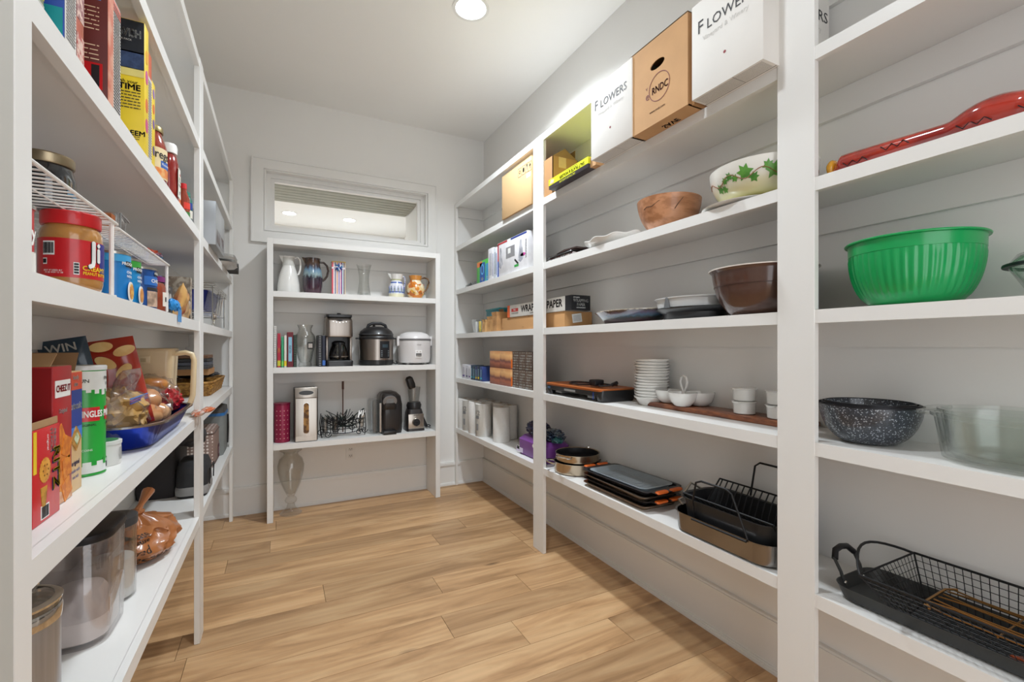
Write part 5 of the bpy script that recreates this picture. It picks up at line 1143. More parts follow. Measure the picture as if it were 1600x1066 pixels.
text('HASH', .030, CR, t, 'L', -w_ / 2, -.045, .283, bold=.03); text('BROWN', .024, CR, t, 'L', -w_ / 2, -.050, .262, bold=.03); text('POTATOES', .015, CR, t, 'L', -w_ / 2, -.05, .245, bold=.03)
lines(t, CR, 'L', -w_ / 2, -.05, .16, .075, .05, 6, th=.2); lines(t, CR, 'L', -w_ / 2, -.05, .095, .075, .035, 4, th=.2); panel(mat('6A8CC8', .5), t, 'L', -w_ / 2, -.06, .20, .06, .008)
panel(RED, t, 'L', -w_ / 2, -.075, .05, .035, .05); panel(BLACK, t, 'L', -w_ / 2 - .0006, -.082, .05, .012, .042)
panel(mat('C86A50', .4, col2='D89A80', vs=30), t, 'F', -d_ / 2, 0, h_ / 2, w_ * .96, h_ * .96)
t, w_, d_, h_ = lbox('cereal_box', 'box whose narrow side is a white fact panel, between dark red and yellow', 'box', 1.178, 1.229, -.298, .19, .235, L2_, mat('A89A90', .5), CG)
panel(NUT, t, 'F', -d_ / 2, 0, h_ / 2, w_ * .95, h_ * .96); lines(t, INK, 'F', -d_ / 2 - .0006, 0, h_ / 2, w_ * .8, h_ * .9, 34); panel(mat('C8604A', .5), t, 'F', -d_ / 2 - .0006, 0, h_ * .93, w_ * .9, .02)
YB_ = mat('EACB22', .4, var=.03)
t, w_, d_, h_ = lbox('cereal_box', 'yellow box with a dark top printed WISH', 'box', 1.409, 1.447, -.295, .19, .325, L2_, YB_, CG)
panel(mat('23272E', .4, var=.2), t, 'L', -w_ / 2, 0, h_ * .875, d_ * .99, h_ * .24); panel(mat('3A4E72', .5, col2='2A3A5A', vs=60), t, 'L', -w_ / 2, 0, h_ * .70, d_ * .99, h_ * .13); panel(mat('E8D880', .5), t, 'L', -w_ / 2, 0, h_ * .61, d_ * .99, h_ * .06)
text('WISH', .027, WHITE, t, 'L', -w_ / 2 - .0008, -.067, h_ * .895, sx=.66, bold=.02); text('ONE PER PACK', .006, mat('D8D4CA', .5), t, 'L', -w_ / 2 - .0006, -.05, h_ * .845)
text('wish your', .011, INK, t, 'L', -w_ / 2, -.06, h_ * .535, bold=.02); text('TIME', .020, INK, t, 'L', -w_ / 2, -.066, h_ * .495, bold=.05); lines(t, INK, 'L', -w_ / 2, -.062, h_ * .40, .05, .045, 6, th=.3)
text('REDEEM', .017, INK, t, 'L', -w_ / 2, -.066, h_ * .155, bold=.05); lines(t, INK, 'L', -w_ / 2, -.066, h_ * .12, .04, .01, 2, th=.3)
for z, c in ((.08, 'C83A8A'), (.13, 'D86A3A'), (.20, 'C84A9A'), (.25, 'E8A82A')): panel(mat(c, .4), t, 'F', -d_ / 2, 0, z, 0, 0, poly=ell(w_ * .6, .035, 14))
t, w_, d_, h_ = lbox('cereal_box', 'box with an orange-red top and white fact side, behind the yellow one', 'box', 1.45, 1.493, -.298, .19, .285, L2_, mat('C8562E', .4), CG)
panel(NUT, t, 'F', -d_ / 2, 0, h_ * .40, w_ * .9, h_ * .75); lines(t, GREY, 'F', -d_ / 2 - .0006, 0, h_ * .4, w_ * .7, h_ * .7, 30)
t, w_, d_, h_ = lbox('cereal_box', 'shorter yellow box with purple spots next to the sauce jar', 'box', 1.496, 1.53, -.298, .19, .23, L2_, YB_, CG)
for z, c in ((.05, '4A3A7A'), (.12, '6A4A9A'), (.16, 'D86A2A'), (.2, '8A6AB0')): panel(mat(c, .4), t, 'F', -d_ / 2, 0, z, 0, 0, poly=ell(w_ * .6, .025, 14))
# sauce jar, ketchup and other bottles
t = lt('sauce_jar', 'glass jar of red pasta sauce with a gold lid and cream label', 'jar', -.34, 1.675, L2_)
SAU = mat('8E2A12', .15, var=.12, vs=30, coat=.8)
lathe('jar', SAU, t, [(0, 0), (.038, 0), (.042, .006), (.042, .115), (.036, .135), (.030, .150), (.030, .158), (0, .158)], 40)
lathe('lid', mat('8A7A4A', .35, .6), t, [(0, .1585), (.033, .1585), (.033, .172), (.030, .176), (0, .176)], 40)
band(mat('E2CFA4', .5), t, .0422, .020, .108, -210, 30, 30); text('Prego', .034, INK, t, 'F', 0, 0, .088, cyl=(.0428, -128), bold=.02, sx=.8); band(mat('2A5AA8', .5), t, .0428, .052, .072, -130, -80, 10); text('Roasted', .010, WHITE, t, 'F', 0, 0, .062, cyl=(.0434, -105)); band(mat('D87A3A', .5, col2='E0A868', vs=60), t, .0428, .024, .050, -150, -70, 14)
t = lt('ketchup_bottle', 'ketchup squeeze bottle with a white cap and keystone label', 'bottle', -.335, 1.92, L2_)
lathe('bottle', mat('8A1A14', .2, coat=.6), t, [(0, 0), (.030, 0), (.033, .006), (.034, .06), (.032, .12), (.033, .15), (.026, .178), (.018, .186), (0, .186)], 40, sy=.8)
lathe('cap', mat('E8E6E2', .35), t, [(0, .1865), (.026, .1865), (.027, .208), (.024, .218), (0, .219)], 36, sy=.85)
panel(mat('E6E2D8', .5), t, 'F', -.0275, 0, .09, 0, 0, t=.0012, poly=[(-.014, .05), (.014, .05), (.018, .03), (.018, -.025), (.024, -.05), (-.024, -.05), (-.018, -.025), (-.018, .03)], name='label')
panel(mat('3A7A3A', .5), t, 'F', -.0288, -.004, .105, 0, 0, poly=ell(.006, .012, 10)); panel(RED, t, 'F', -.0288, .006, .12, 0, 0, poly=ell(.008, .010, 10)); text('KETCHUP', .009, INK, t, 'F', -.0288, 0, .082, sx=.8, bold=.02); text('TOMATO', .008, INK, t, 'F', -.0288, 0, .095); text('57', .014, INK, t, 'F', -.0288, 0, .056, bold=.03)
t = lt('squeeze_bottle', 'pale peach sauce bottle directly behind the ketchup', 'bottle', -.35, 2.04, L2_)
lathe('bottle', mat('E0B896', .3, var=.08), t, [(0, 0), (.026, 0), (.028, .15), (.020, .175), (0, .175)], 30); lathe('cap', mat('E8E4DC', .4), t, [(0, .1755), (.02, .1755), (.017, .20), (0, .2)], 24); band(mat('C8D05A', .4), t, .0272, .10, .13, -150, -60, 10); band(mat('D87040', .4), t, .0270, .03, .07, -150, -60, 10)
t = lt('hot_sauce_bottle', 'small hot sauce bottle with a red cap near the slim post', 'bottle', -.325, 2.115, L2_)
lathe('bottle', mat('8C2E14', .2, coat=.6), t, [(0, 0), (.019, 0), (.020, .09), (.010, .118), (.010, .128), (0, .128)], 24); lathe('cap', RED, t, [(0, .1285), (.011, .1285), (.010, .148), (0, .148)], 20); band(mat('3A7A3A', .4), t, .0201, .01, .04, -170, 0, 14); band(mat('D83A2A', .4), t, .0201, .05, .075, -170, 0, 14)
t = lt('green_bottle', 'small green labelled bottle beside the hot sauce', 'bottle', -.325, 2.170, L2_)
lathe('bottle', mat('1E6A5A', .3), t, [(0, 0), (.019, 0), (.020, .10), (.012, .115), (0, .115)], 24); lathe('cap', mat('2A7A6A', .4), t, [(0, .1155), (.014, .1155), (.013, .132), (0, .132)], 20); band(mat('D8D4C8', .5), t, .0201, .03, .06, -170, 0, 14); band(BLUE, t, .0201, .064, .09, -170, 0, 14)

# ---- shelf L3: racks, peanut butter, cans
WIR = mat('E6E2DC', .35)
def wire_rack(label, y0, y1, zt, x0=-.545, x1=-.302, ins=.018, joined=False, dense=.021):
    t = thing('wire_rack', label, 'rack', ((x0 + x1) / 2, (y0 + y1) / 2, L3_ + E_), 90, 'white wire shelf risers')
    W_ = y1 - y0; D_ = x1 - x0; h_ = zt - L3_
    ws = []; n = int(W_ / dense)
    for i in range(1, n): x = -W_ / 2 + W_ * i / n; ws.append([(x, -D_ / 2, h_), (x, D_ / 2, h_)])
    tubes('grid_wires', WIR, t, ws, .0016, 5, kind='stuff')
    tubes('cross_wires', WIR, t, [[(-W_ / 2, -D_ / 2 + D_ * k / 5, h_ - .003), (W_ / 2, -D_ / 2 + D_ * k / 5, h_ - .003)] for k in range(1, 5)], .0016, 5)
    tubes('rim_wire', WIR, t, [{'p': [(-W_ / 2, -D_ / 2, h_), (W_ / 2, -D_ / 2, h_), (W_ / 2, D_ / 2, h_), (-W_ / 2, D_ / 2, h_)], 'r': .0032, 'c': True, 's': 8}])
    for sx_ in (-1, 1):
        for sy_ in (-1, 1):
            if joined and sx_ < 0 and sy_ < 0: continue
            tubes('leg', WIR, t, [{'p': [(sx_ * (W_ / 2 - ins), sy_ * (D_ / 2 - .004), h_ - .003), (sx_ * (W_ / 2 - ins), sy_ * (D_ / 2 - .004), .0048)], 'r': .0042, 's': 8}])
        tubes('foot_rail', WIR, t, [{'p': [(sx_ * (W_ / 2 - ins), -D_ / 2 + .004, .0044), (sx_ * (W_ / 2 - ins), D_ / 2 - .004, .0044)], 'r': .0038, 's': 8}])
wire_rack('white wire shelf riser holding the dark mason jar', .83, 1.222, 1.462)
wire_rack('white wire shelf riser with pasta boxes on top', 1.229, 1.722, 1.455, ins=.006, joined=True)
t = lt('peanut_butter_jar', 'large peanut butter jar with a red lid and red label', 'jar', -.385, 1.125, L3_)
t.scale = (.925, .925, .925); t.location = (-.350, 1.147, L3_ + E_); t.rotation_euler[2] = math.radians(90)
RJ = .0485
lathe('jar', mat('B07A3C', .2, var=.1, vs=14, coat=.8), t, [(0, 0), (.038, 0), (.046, .008), (RJ, .02), (RJ, .108), (.047, .122), (.041, .134), (0, .134)], 56)
lathe('lid', mat('C8141C', .35, coat=.2, var=.02), t, [(0, .1335), (.045, .1335), (.0462, .136), (.0462, .158), (.044, .1605), (0, .1605)], 96, rib=(90, .006, .135, .159))
band(mat('C0131C', .35, coat=.3), t, RJ + .0002, .028, .104, 0, 360, 64, .0006, name='label')
def jt(s, size, m, ang, z, b=.02, sx=1): text(s, size, m, t, 'F', 0, 0, z, cyl=(RJ + .0010, ang), bold=b, sx=sx)
band(mat('2A2A80', .4), t, RJ + .0009, .042, .103, -106, -50, 16); jt('Ji', .058, BLACK, -118.5, .0795, .04, .8); text('Ji', .058, WHITE, t, 'F', 0, 0, .081, cyl=(RJ + .0016, -117), bold=.035, sx=.8)
jt('CREAMY', .013, YELLOW, -116, .048, .03); jt('PEANUT BUTTER', .0085, YELLOW, -114, .038, .03, .8)
band(WHITE, t, RJ + .0009, .070, .097, -216, -192, 8); 
for k in range(9): band(BLACK, t, RJ + .0015, .073, .094, -214.5 + k * 2.4, -213.4 + k * 2.4 + (k % 3) * .3, 1)
band(WHITE, t, RJ + .0009, .052, .064, -216, -207, 3); band(BLACK, t, RJ + .0014, .054, .062, -215, -208, 3); band(WHITE, t, RJ + .0009, .034, .058, -160, -150, 4)
for k in range(4): band(BLACK, t, RJ + .0014, .036 + k * .0055, .040 + k * .0055, -159, -151, 3)
jt('BEST IF USED BY', .0042, WHITE, -196, .040, 0); jt('19 28 4420 13 28', .0042, WHITE, -194, .036, 0)
def can(name, label, x, y, r, h_, m, cat='can', z=L3_, lid=STEEL, group='tins and jars on the peanut butter shelf'):
    t = lt(name, label, cat, x, y, z, group)
    lathe('can_body', m, t, [(0, 0), (r - .001, 0), (r, .002), (r, .004), (r - .0015, .005), (r - .0015, h_ - .005), (r, h_ - .004), (r, h_ - .001), (r - .0015, h_), (r - .003, h_ - .003), (0, h_ - .003)], 44)
    lathe('rim', lid, t, [(r - .003, h_ - .0028), (r + .0006, h_ - .005), (r + .0006, h_ + .0005), (r - .003, h_ + .0005)], 44)
    return t
t = can('soup_can', 'red soup tin partly hidden by the nearest post', -.345, .887, .034, .10, mat('C0161C', .3, var=.03)); text('my', .03, WHITE, t, 'F', 0, 0, .06, cyl=(.0338, -110), bold=.03); band(mat('E8E4DC', .4), t, .0338, .004, .034, 0, 360, 40)
t = can('soup_can', 'blue soup tin next to the riser leg', -.335, 1.318, .034, .109, mat('1E7ABF', .3, var=.03))
def soup(t, col, food, r=.0334):
    band(mat(col, .35), t, r, .088, .104, 0, 360, 40); band(INK, t, r + .0005, .078, .090, -120, -60, 12); text('PROGRESSO', .009, WHITE, t, 'F', 0, 0, .084, cyl=(r + .0012, -95), bold=.03)
    text('CHICKEN', .0075, WHITE, t, 'F', 0, 0, .066, cyl=(r + .0006, -90), bold=.03); text('NOODLE', .0075, WHITE, t, 'F', 0, 0, .057, cyl=(r + .0006, -90), bold=.03)
    M = Matrix.Rotation(math.radians(-88), 4, 'Z') @ Matrix.Translation((r - .0005, 0, .024)) @ Matrix.Rotation(PI / 2, 4, 'Y')
    lathe('printed_bowl', mat('E8E4DC', .4), t, [(0, 0), (.022, 0), (.022, .0022), (0, .0026)], 28, M=M); lathe('printed_soup', mat(food, .4, col2='C87A2A', vs=120), t, [(0, .0026), (.017, .0025), (.017, .0034), (0, .0038)], 24, M=M)
soup(t, '3A9ACF', 'E0B04A')
t = can('soup_can', 'blue soup tin with a green top band', -.335, 1.404, .034, .109, mat('1E86C0', .3, var=.03)); soup(t, '3A9A3A', 'D89A4A')
t = can('chicken_can', 'wide blue chicken tin with white lettering', -.345, 1.579, .042, .113, mat('1A4A8C', .3, var=.05)); band(mat('2A6AB8', .4), t, .0415, .066, .090, -150, -40, 20); text('CHICKEN', .013, WHITE, t, 'F', 0, 0, .078, cyl=(.042, -88), bold=.03); band(INK, t, .0415, .094, .104, -110, -60, 10); text('KIRKLAND', .008, WHITE, t, 'F', 0, 0, .099, cyl=(.042, -85), bold=.02); band(mat('C8A890', .5, col2='8A7260', vs=40), t, .0415, .008, .050, -140, -60, 20); band(INK, t, .0418, .052, .060, -140, -60, 14)
t = lt('salsa_jar', 'jar of red salsa with a purple lid', 'jar', -.345, 1.715, L3_, 'tins and jars on the peanut butter shelf')
lathe('jar', mat('8E3A1E', .25, var=.2, vs=50, coat=.6), t, [(0, 0), (.034, 0), (.038, .006), (.038, .075), (.033, .090), (0, .092)], 36); lathe('lid', mat('7A2A6A', .35), t, [(0, .0925), (.036, .0925), (.036, .108), (0, .109)], 36); band(mat('E0D8CC', .5), t, .0382, .020, .062, -120, -60, 12); band(INK, t, .0388, .034, .048, -105, -75, 6)
t = lt('mason_jar', 'dark glass mason jar with a ribbed silver lid on the wire riser', 'jar', -.385, 1.144, 1.4655)
lathe('jar', mat('202428', .12, coat=1, var=.2), t, [(0, 0), (.036, 0), (.041, .006), (.042, .05), (.038, .066), (.036, .074), (0, .074)], 40); lathe('screw_band', mat('A8987C', .35, .9), t, [(0, .0745), (.0385, .0745), (.0400, .077), (.0400, .091), (.038, .0935), (.030, .0935), (0, .092)], 90, rib=(60, .008, .078, .09))
band(mat('3A7A9A', .3), t, .0422, .02, .034, -120, -90, 6)
t = lt('clear_caddy', 'small clear plastic box with an orange top standing on the far riser', 'container', -.37, 1.435, 1.4595)
loft('caddy', clear('D8DCDC', .7, .08), t, [(.06, .05, .006, 0), (.066, .056, .006, .062), (.072, .062, .006, .064), (.072, .062, .006, .067), (.060, .050, .005, .066), (.056, .046, .005, .003)]); box('orange_cap', mat('D8742A', .5), t, -.02, .01, -.01, .018, .004, .068)
tubes('rim_clip', GREY, t, [[(-.03, -.028, .001), (-.034, -.031, .066), (.034, -.031, .060)]], .0022)
t, w_, d_, h_ = lbox('pasta_box', 'navy pasta box lying with upside-down lettering on the wire riser', 'pasta box', 1.50, 1.70, -.345, .10, .032, 1.459, mat('1E2650', .4))
panel(mat('B03A2A', .4), t, 'T', h_, 0, 0, w_ * .98, d_ * .8); text('RONZONI', .024, WHITE, t, 'F', -d_ / 2, -.02, .016, roll=180, bold=.03); panel(mat('4A5AB8', .4), t, 'F', -d_ / 2, .08, .016, .03, .028)
t = lt('pasta_bag', 'crinkled orange and blue foil pasta bag at the riser end', 'packet', -.365, 1.732, 1.459)
blob('bag', mat('A8452A', .25, col2='5A8AA8', vs=16), t, (0, 0, .022), (.028, .045, .022), .4, 3, 4, 0, 4, True)
t = lt('zipper_bag', 'grey zipper bag lying on its side in the shelf corner', 'bag', -.43, 2.02, L3_)
blob('bag', mat('7C7A7A', .3, var=.2, vs=6), t, (0, 0, .078), (.15, .08, .082), .25, 2, 4, 0, 5, True); tubes('zip_strip', mat('4A5A9A', .4), t, [[(-.12, -.05, .125), (-.04, -.06, .142), (.06, -.06, .138), (.12, -.05, .12)]], .004)
t, w_, d_, h_ = lbox('light_bulb_box', 'small black box printed with pale bulbs behind the blue bow', 'box', 1.772, 1.875, -.318, .06, .095, L3_, mat('26262A', .5))
for a in (-.018, .016): panel(mat('B8B4AE', .5), t, 'F', -d_ / 2, a, .055, 0, 0, poly=ell(.030, .034, 16)); panel(GREY, t, 'F', -d_ / 2 - .0006, a, .036, .012, .014)
text('LED', .010, WHITE, t, 'F', -d_ / 2, 0, .084, bold=.02)
t = lt('blue_bow', 'crumpled bright blue ribbon bow hanging over the shelf edge', 'bow', -.302, 1.80, L3_)
for dx, dy, s in ((-.026, 0, .022), (.026, 0, .022), (-.02, -.004, .018), (0, -.006, .014)): blob('bow_loop', mat('2A8ACF', .35, var=.2, vs=40), t, (dx, dy, .024 + abs(dx) * .3), (s, .012, s * .85), .35, 4, 3, 0, int(s * 1e3), True)
for dx in (-.014, .016): box('bow_tail', mat('2A8ACF', .35, var=.2, vs=40), t, dx - .007, dx + .007, -.0165, -.0145, -.022, .02)
t = lt('snack_bag', 'crinkled tan and silver snack wrappers next to the slim post', 'packet', -.330, 1.985, L3_)
pillow('wrapper', mat('C89A5A', .3, col2='8A3A2A', vs=12), t, .09, .12, .035, M=Matrix.Rotation(.35, 4, 'Y') @ Matrix.Rotation(.2, 4, 'X')); pillow('wrapper', mat('B8B4B0', .25, .4, col2='C8A070', vs=14), t, .08, .10, .03, M=Matrix.Translation((.055, -.015, 0)) @ Matrix.Rotation(.5, 4, 'Y'), seed=5)
# far bay of the upper left shelves
t, w_, d_, h_ = lbox('silver_carton', 'silver carton jutting out over the shelf end, small white label', 'box', 2.50, 2.86, -.262, .27, .20, L2_, mat('9A9C9E', .35, .4, var=.05, vs=6))
panel(mat('C8C6C2', .5), t, 'L', -w_ / 2, -.045, .165, .05, .02); lines(t, GREY, 'L', -w_ / 2, .02, .11, .05, .04, 4); panel(mat('4A3230', .5, col2='8A8A8A', vs=18), t, 'F', -d_ / 2, 0, .05, w_ * .8, .06)
t = lt('plastic_dish_stack', 'stack of clear and white plastic dishes overhanging the shelf beside the silver carton', 'dish', -.335, 3.18, L2_)
for k in range(4): loft('dish', FILM if k % 2 else mat('C8C6C2', .3), t, [(.24, .18, .04, k * .014), (.27, .205, .05, k * .014 + .012), (.275, .21, .05, k * .014 + .0135)])
t = lt('dark_roll', 'dark rolled mat end projecting beneath the plastic dishes', 'mat', -.33, 3.48, L2_, rot=90)
lathe('roll', mat('3A3836', .6), t, [(.018, -.09), (.034, -.09), (.034, .09), (.018, .09)], 30, M=Matrix.Translation((0, 0, .0345)) @ Matrix.Rotation(PI / 2, 4, 'X'))
t = lt('chafing_rack', 'wire chafing rack holding dark blue foil trays', 'rack', -.41, 2.85, L3_)
wr = []
for k in range(3):
    z = .195 - k * .010; e = .003 * k; wr.append({'p': [(-.28 + e, -.135, z), (.28 + e, -.135, z), (.28 + e, .12, z), (-.28 + e, .12, z)], 'r': .003, 'c': True})
for sx_ in (-1, 1):
    for y in (-.125, .11): wr.append({'p': [(sx_ * .26, y, .19), (sx_ * .25, y, .004)], 'r': .003})
    wr.append({'p': [(sx_ * .25, -.125, .06), (sx_ * .25, .11, .06)], 'r': .003})
for k in (-.1, 0, .1): wr.append({'p': [(k, -.135, .19), (k, -.12, .06), (k, .1, .06), (k, .12, .19)], 'r': .0025})
tubes('wire_frame', CHROME, t, wr); loft('blue_foil_tray', mat('1A2A7A', .25, .5), t, [(.42, .16, .03, .075), (.50, .21, .03, .165), (.52, .23, .03, .167), (.49, .20, .03, .165), (.41, .15, .03, .079)])
tubes('coil', CHROME, t, [{'p': arc((-.10, -.11, .035), .032, 0, 360, 20, 'XZ'), 'r': .004}, {'p': arc((-.02, -.11, .04), .036, 0, 200, 14, 'XZ'), 'r': .004}])
t, w_, d_, h_ = lbox('narrow_box', 'thin speckled beige box just beyond the slim post', 'box', 2.335, 2.375, -.335, .18, .19, L3_, mat('B8AC9A', .6, col2='8A7A6A', vs=60))

# ---- shelf L4
FLAP = mat('A8845C', .85)
t, w_, d_, h_ = lbox('cracker_box', 'red square-cracker box with an open top, its side facing the aisle', 'cracker box', 1.058, 1.138, -.347, .20, .245, L4_, mat('A8181C', .38, var=.05))
RB2 = mat('8E1418', .4)
panel(RB2, t, 'L', -w_ / 2, 0, h_ * .5, d_ * .98, h_ * .98); text('snack!', .026, WHITE, t, 'L', -w_ / 2 - .0006, .035, .195, bold=.03); text('e', .014, WHITE, t, 'L', -w_ / 2 - .0006, -.02, .15)
panel(WHITE, t, 'F', -d_ / 2, 0, .205, .064, .030); text('CHEEZ IT', .0165, RED, t, 'F', -d_ / 2 - .0006, 0, .205, sx=.85, bold=.05); text('Original', .011, WHITE, t, 'F', -d_ / 2, 0, .165, bold=.02)
for k in range(6): panel(mat('E08A2A', .45, col2='C86A1A', vs=60), t, 'F', -d_ / 2 - .0006 * (k % 2), (-.012, .014)[k % 2], .118 - k * .019, 0, 0, poly=[(-.018, -.018), (.018, -.018), (.018, .018), (-.018, .018)], roll=(35, -20, 50, 10, 70, 25)[k], t=.0010, name='printed_cracker')
panel(mat('D8B8A0', .5, col2='C88A60', vs=30), t, 'F', -d_ / 2, .0, .012, .078, .022)
box('top_flap', FLAP, t, -w_ / 2 + .001, w_ / 2 - .001, 0, .002, 0, .06, M=Matrix.Translation((0, d_ / 2 - .003, h_)) @ Matrix.Rotation(.5, 4, 'X'))
box('top_flap', FLAP, t, -.001, .001, -d_ / 2 + .004, d_ / 2 - .004, 0, .036, M=Matrix.Translation((-w_ / 2 + .001, 0, h_)) @ Matrix.Rotation(.9, 4, 'Y'))
box('open_top', CARD_IN, t, -w_ / 2 + .002, w_ / 2 - .002, -d_ / 2 + .002, d_ / 2 - .002, h_ + .0002, h_ + .0008)
box('torn_flap', FLAP, t, -.02, .03, .03, .032, h_ + .001, h_ + .022)
RZB = mat('CC1A20', .35, var=.03, coat=.1)
t, w_, d_, h_ = lbox('cracker_box', 'small red round-cracker box, nearest on the shelf, with raised flap', 'cracker box', .955, 1.052, -.336, .11, .15, L4_, RZB)
t.location.y = 1.003
f = -d_ / 2
panel(YELLOW, t, 'F', f, -.042, .115, .010, .065); panel(mat('A86A2A', .5), t, 'L', -w_ / 2, .0, .06, .1, .11); panel(YELLOW, t, 'L', -w_ / 2, .0, .135, .1, .028)
text('RITZ', .034, mat('1A2A6A', .5), t, 'F', f, .029, .0775, roll=-90, sx=1.0, bold=.05); text('RITZ', .034, YELLOW, t, 'F', f - .0009, .0305, .079, roll=-90, sx=1.0, bold=.012)
text('FRESH', .0115, WHITE, t, 'F', f, .027, .128, roll=-90, bold=.02); text('STACKS', .0115, WHITE, t, 'F', f, .015, .126, roll=-90, bold=.02); text('original', .009, WHITE, t, 'F', f, .002, .125, roll=-90)
CK = mat('E0A03A', .45, col2='C8822A', vs=80)
lathe('printed_cracker', CK, t, [(0, 0), (.019, 0), (.020, .0005), (.018, .0010), (0, .0012)], 40, M=Matrix.Translation((-.008, f, .082)) @ Matrix.Rotation(PI / 2, 4, 'X'), rib=(20, .05, -1, 1))
for k in range(6): a = k * PI / 3; lathe('cracker_hole', mat('8A5A1E', .5), t, [(0, 0), (.0016, 0), (.0016, .0004), (0, .0004)], 8, M=Matrix.Translation((-.008 + .009 * math.cos(a), f - .0012, .082 + .009 * math.sin(a))) @ Matrix.Rotation(PI / 2, 4, 'X'))
panel(mat('C8902A', .5, col2='8A5A1A', vs=40), t, 'F', f, -.012, .042, 0, 0, poly=[(-.004, -.03), (.004, -.03), (.012, .014), (-.012, .014)], name='printed_drip')
barcode(t, 'F', f, -.008, .016, .024, .018, roll=0); box('front_flap', FLAP, t, -w_ / 2 + .003, w_ / 2 - .003, 0, .0018, 0, .060, M=Matrix.Translation((0, d_ / 2 - .01, h_)) @ Matrix.Rotation(-.15, 4, 'X')); box('open_top', CARD_IN, t, -w_ / 2 + .002, w_ / 2 - .002, -d_ / 2 + .002, d_ / 2 - .002, h_ + .0002, h_ + .0008); box('side_flap', FLAP, t, -w_ / 2 + .003, w_ / 2 - .003, -.010, -.008, 0, .012, M=Matrix.Translation((0, -d_ / 2 + .012, h_)))
t, w_, d_, h_ = lbox('cracker_box', 'blue and cream woven-wheat cracker box with orange-red top band', 'cracker box', 1.142, 1.207, -.353, .18, .232, L4_, mat('D8B480', .45, var=.03))
f = -d_ / 2
panel(mat('D04A28', .4), t, 'F', f, 0, .213, w_ * .99, .034); text('family', .012, WHITE, t, 'F', f - .0006, 0, .220, bold=.02); text('size', .012, WHITE, t, 'F', f - .0006, 0, .207, bold=.02)
panel(mat('1E3A8C', .4), t, 'F', f, 0, .160, w_ * .99, .072); text('triscuit', .019, WHITE, t, 'F', f - .0006, 0, .165, bold=.02); panel(mat('3A7ACF', .4), t, 'F', f, 0, .112, w_ * .99, .026)
panel(mat('C8984A', .5, col2='A8742A', vs=90), t, 'F', f - .0006, 0, .102, .034, .034, t=.0015, roll=45, name='printed_cracker'); panel(mat('C8D0B0', .5, col2='6A8A3A', vs=80), t, 'F', f - .0022, 0, .102, .018, .018, roll=45)
text('original', .013, BLUE, t, 'F', f, 0, .055, bold=.02); text('made with', .010, BLUE, t, 'F', f, 0, .040); text('sea salt', .010, BLUE, t, 'F', f, 0, .028)
box('open_flap', FLAP, t, -w_ / 2 + .002, w_ / 2 - .002, 0, .0018, 0, .05, M=Matrix.Translation((0, 0, h_)) @ Matrix.Rotation(-.2, 4, 'X')); box('side_flap', CARD_IN, t, -.001, .001, -.08, .08, 0, .04, M=Matrix.Translation((w_ / 2 - .002, 0, h_)) @ Matrix.Rotation(.5, 4, 'Y'))
# potato crisp tube
t = lt('crisp_tube', 'tall green crisp tube with white cap and red lettering', 'tube', -.385, 1.325, L4_)
GT = mat('1E9A34', .32, var=.03, coat=.2); R_ = .0375
lathe('tube', GT, t, [(0, 0), (.0375, 0), (.0385, .002), (.0375, .004), (.0375, .228), (0, .228)], 56); lathe('cap', mat('D8D8D6', .3, coat=.3), t, [(0, .2282), (.0395, .2282), (.0398, .236), (.038, .2385), (.034, .2385), (0, .2365)], 56)
band(mat('DCDEDA', .4), t, R_ + .0003, .186, .226, 0, 360, 56)
for k in range(16): band(mat('DCDEDA', .4), t, R_ + .0003, .180 - .003 * (k % 3), .1865, k * 22.5, k * 22.5 + 13, 4)
text('PARTY', .011, INK, t, 'F', 0, 0, .210, cyl=(R_ + .001, -80), bold=.02); text('STACK', .008, INK, t, 'F', 0, 0, .198, cyl=(R_ + .001, -80)); text('FUN', .011, INK, t, 'F', 0, 0, .205, cyl=(R_ + .001, -165), bold=.02)
for a in (-150, -70): band(RED, t, R_ + .0004, .118, .148, a - 30, a + 30, 14); text('PRINGLES', .019, WHITE, t, 'F', 0, 0, .133, cyl=(R_ + .0012, a), bold=.05, sx=.62)
for a in (-155, -75): text('ORIGINAL', .007, INK, t, 'F', 0, 0, .110, cyl=(R_ + .001, a), bold=.02); text('COINS', .006, WHITE, t, 'F', 0, 0, .056, cyl=(R_ + .001, a))
band(mat('E0A83A', .4), t, R_ + .0003, .07, .10, -60, -40, 6); band(mat('DCDEDA', .4), t, R_ + .0003, .006, .030, 0, 360, 40); band(BLACK, t, R_ + .0009, .012, .024, -90, -68, 6)
for k in range(10): band(GT, t, R_ + .0009, .022, .032 + .003 * (k % 2), k * 36, k * 36 + 14, 4)
t = lt('dip_tin', 'small white tin with a green lid in front of the foil pan', 'tin', -.375, 1.407, L4_)
lathe('tin', mat('D8D6D2', .35, var=.03), t, [(0, 0), (.034, 0), (.035, .003), (.035, .048), (0, .048)], 44); lathe('lid', mat('D4D4D0', .35), t, [(0, .0485), (.0365, .0485), (.0368, .056), (.033, .057), (0, .056)], 44); lathe('lid_disc', mat('2A7A4A', .4), t, [(0, .0562), (.03, .0573), (.03, .0579), (0, .0568)], 40); band(mat('D8B83A', .4), t, .0352, .01, .046, -60, -30, 8); lines(t, GREY, 'F', -.0352, -.005, .026, .018, .03, 8)
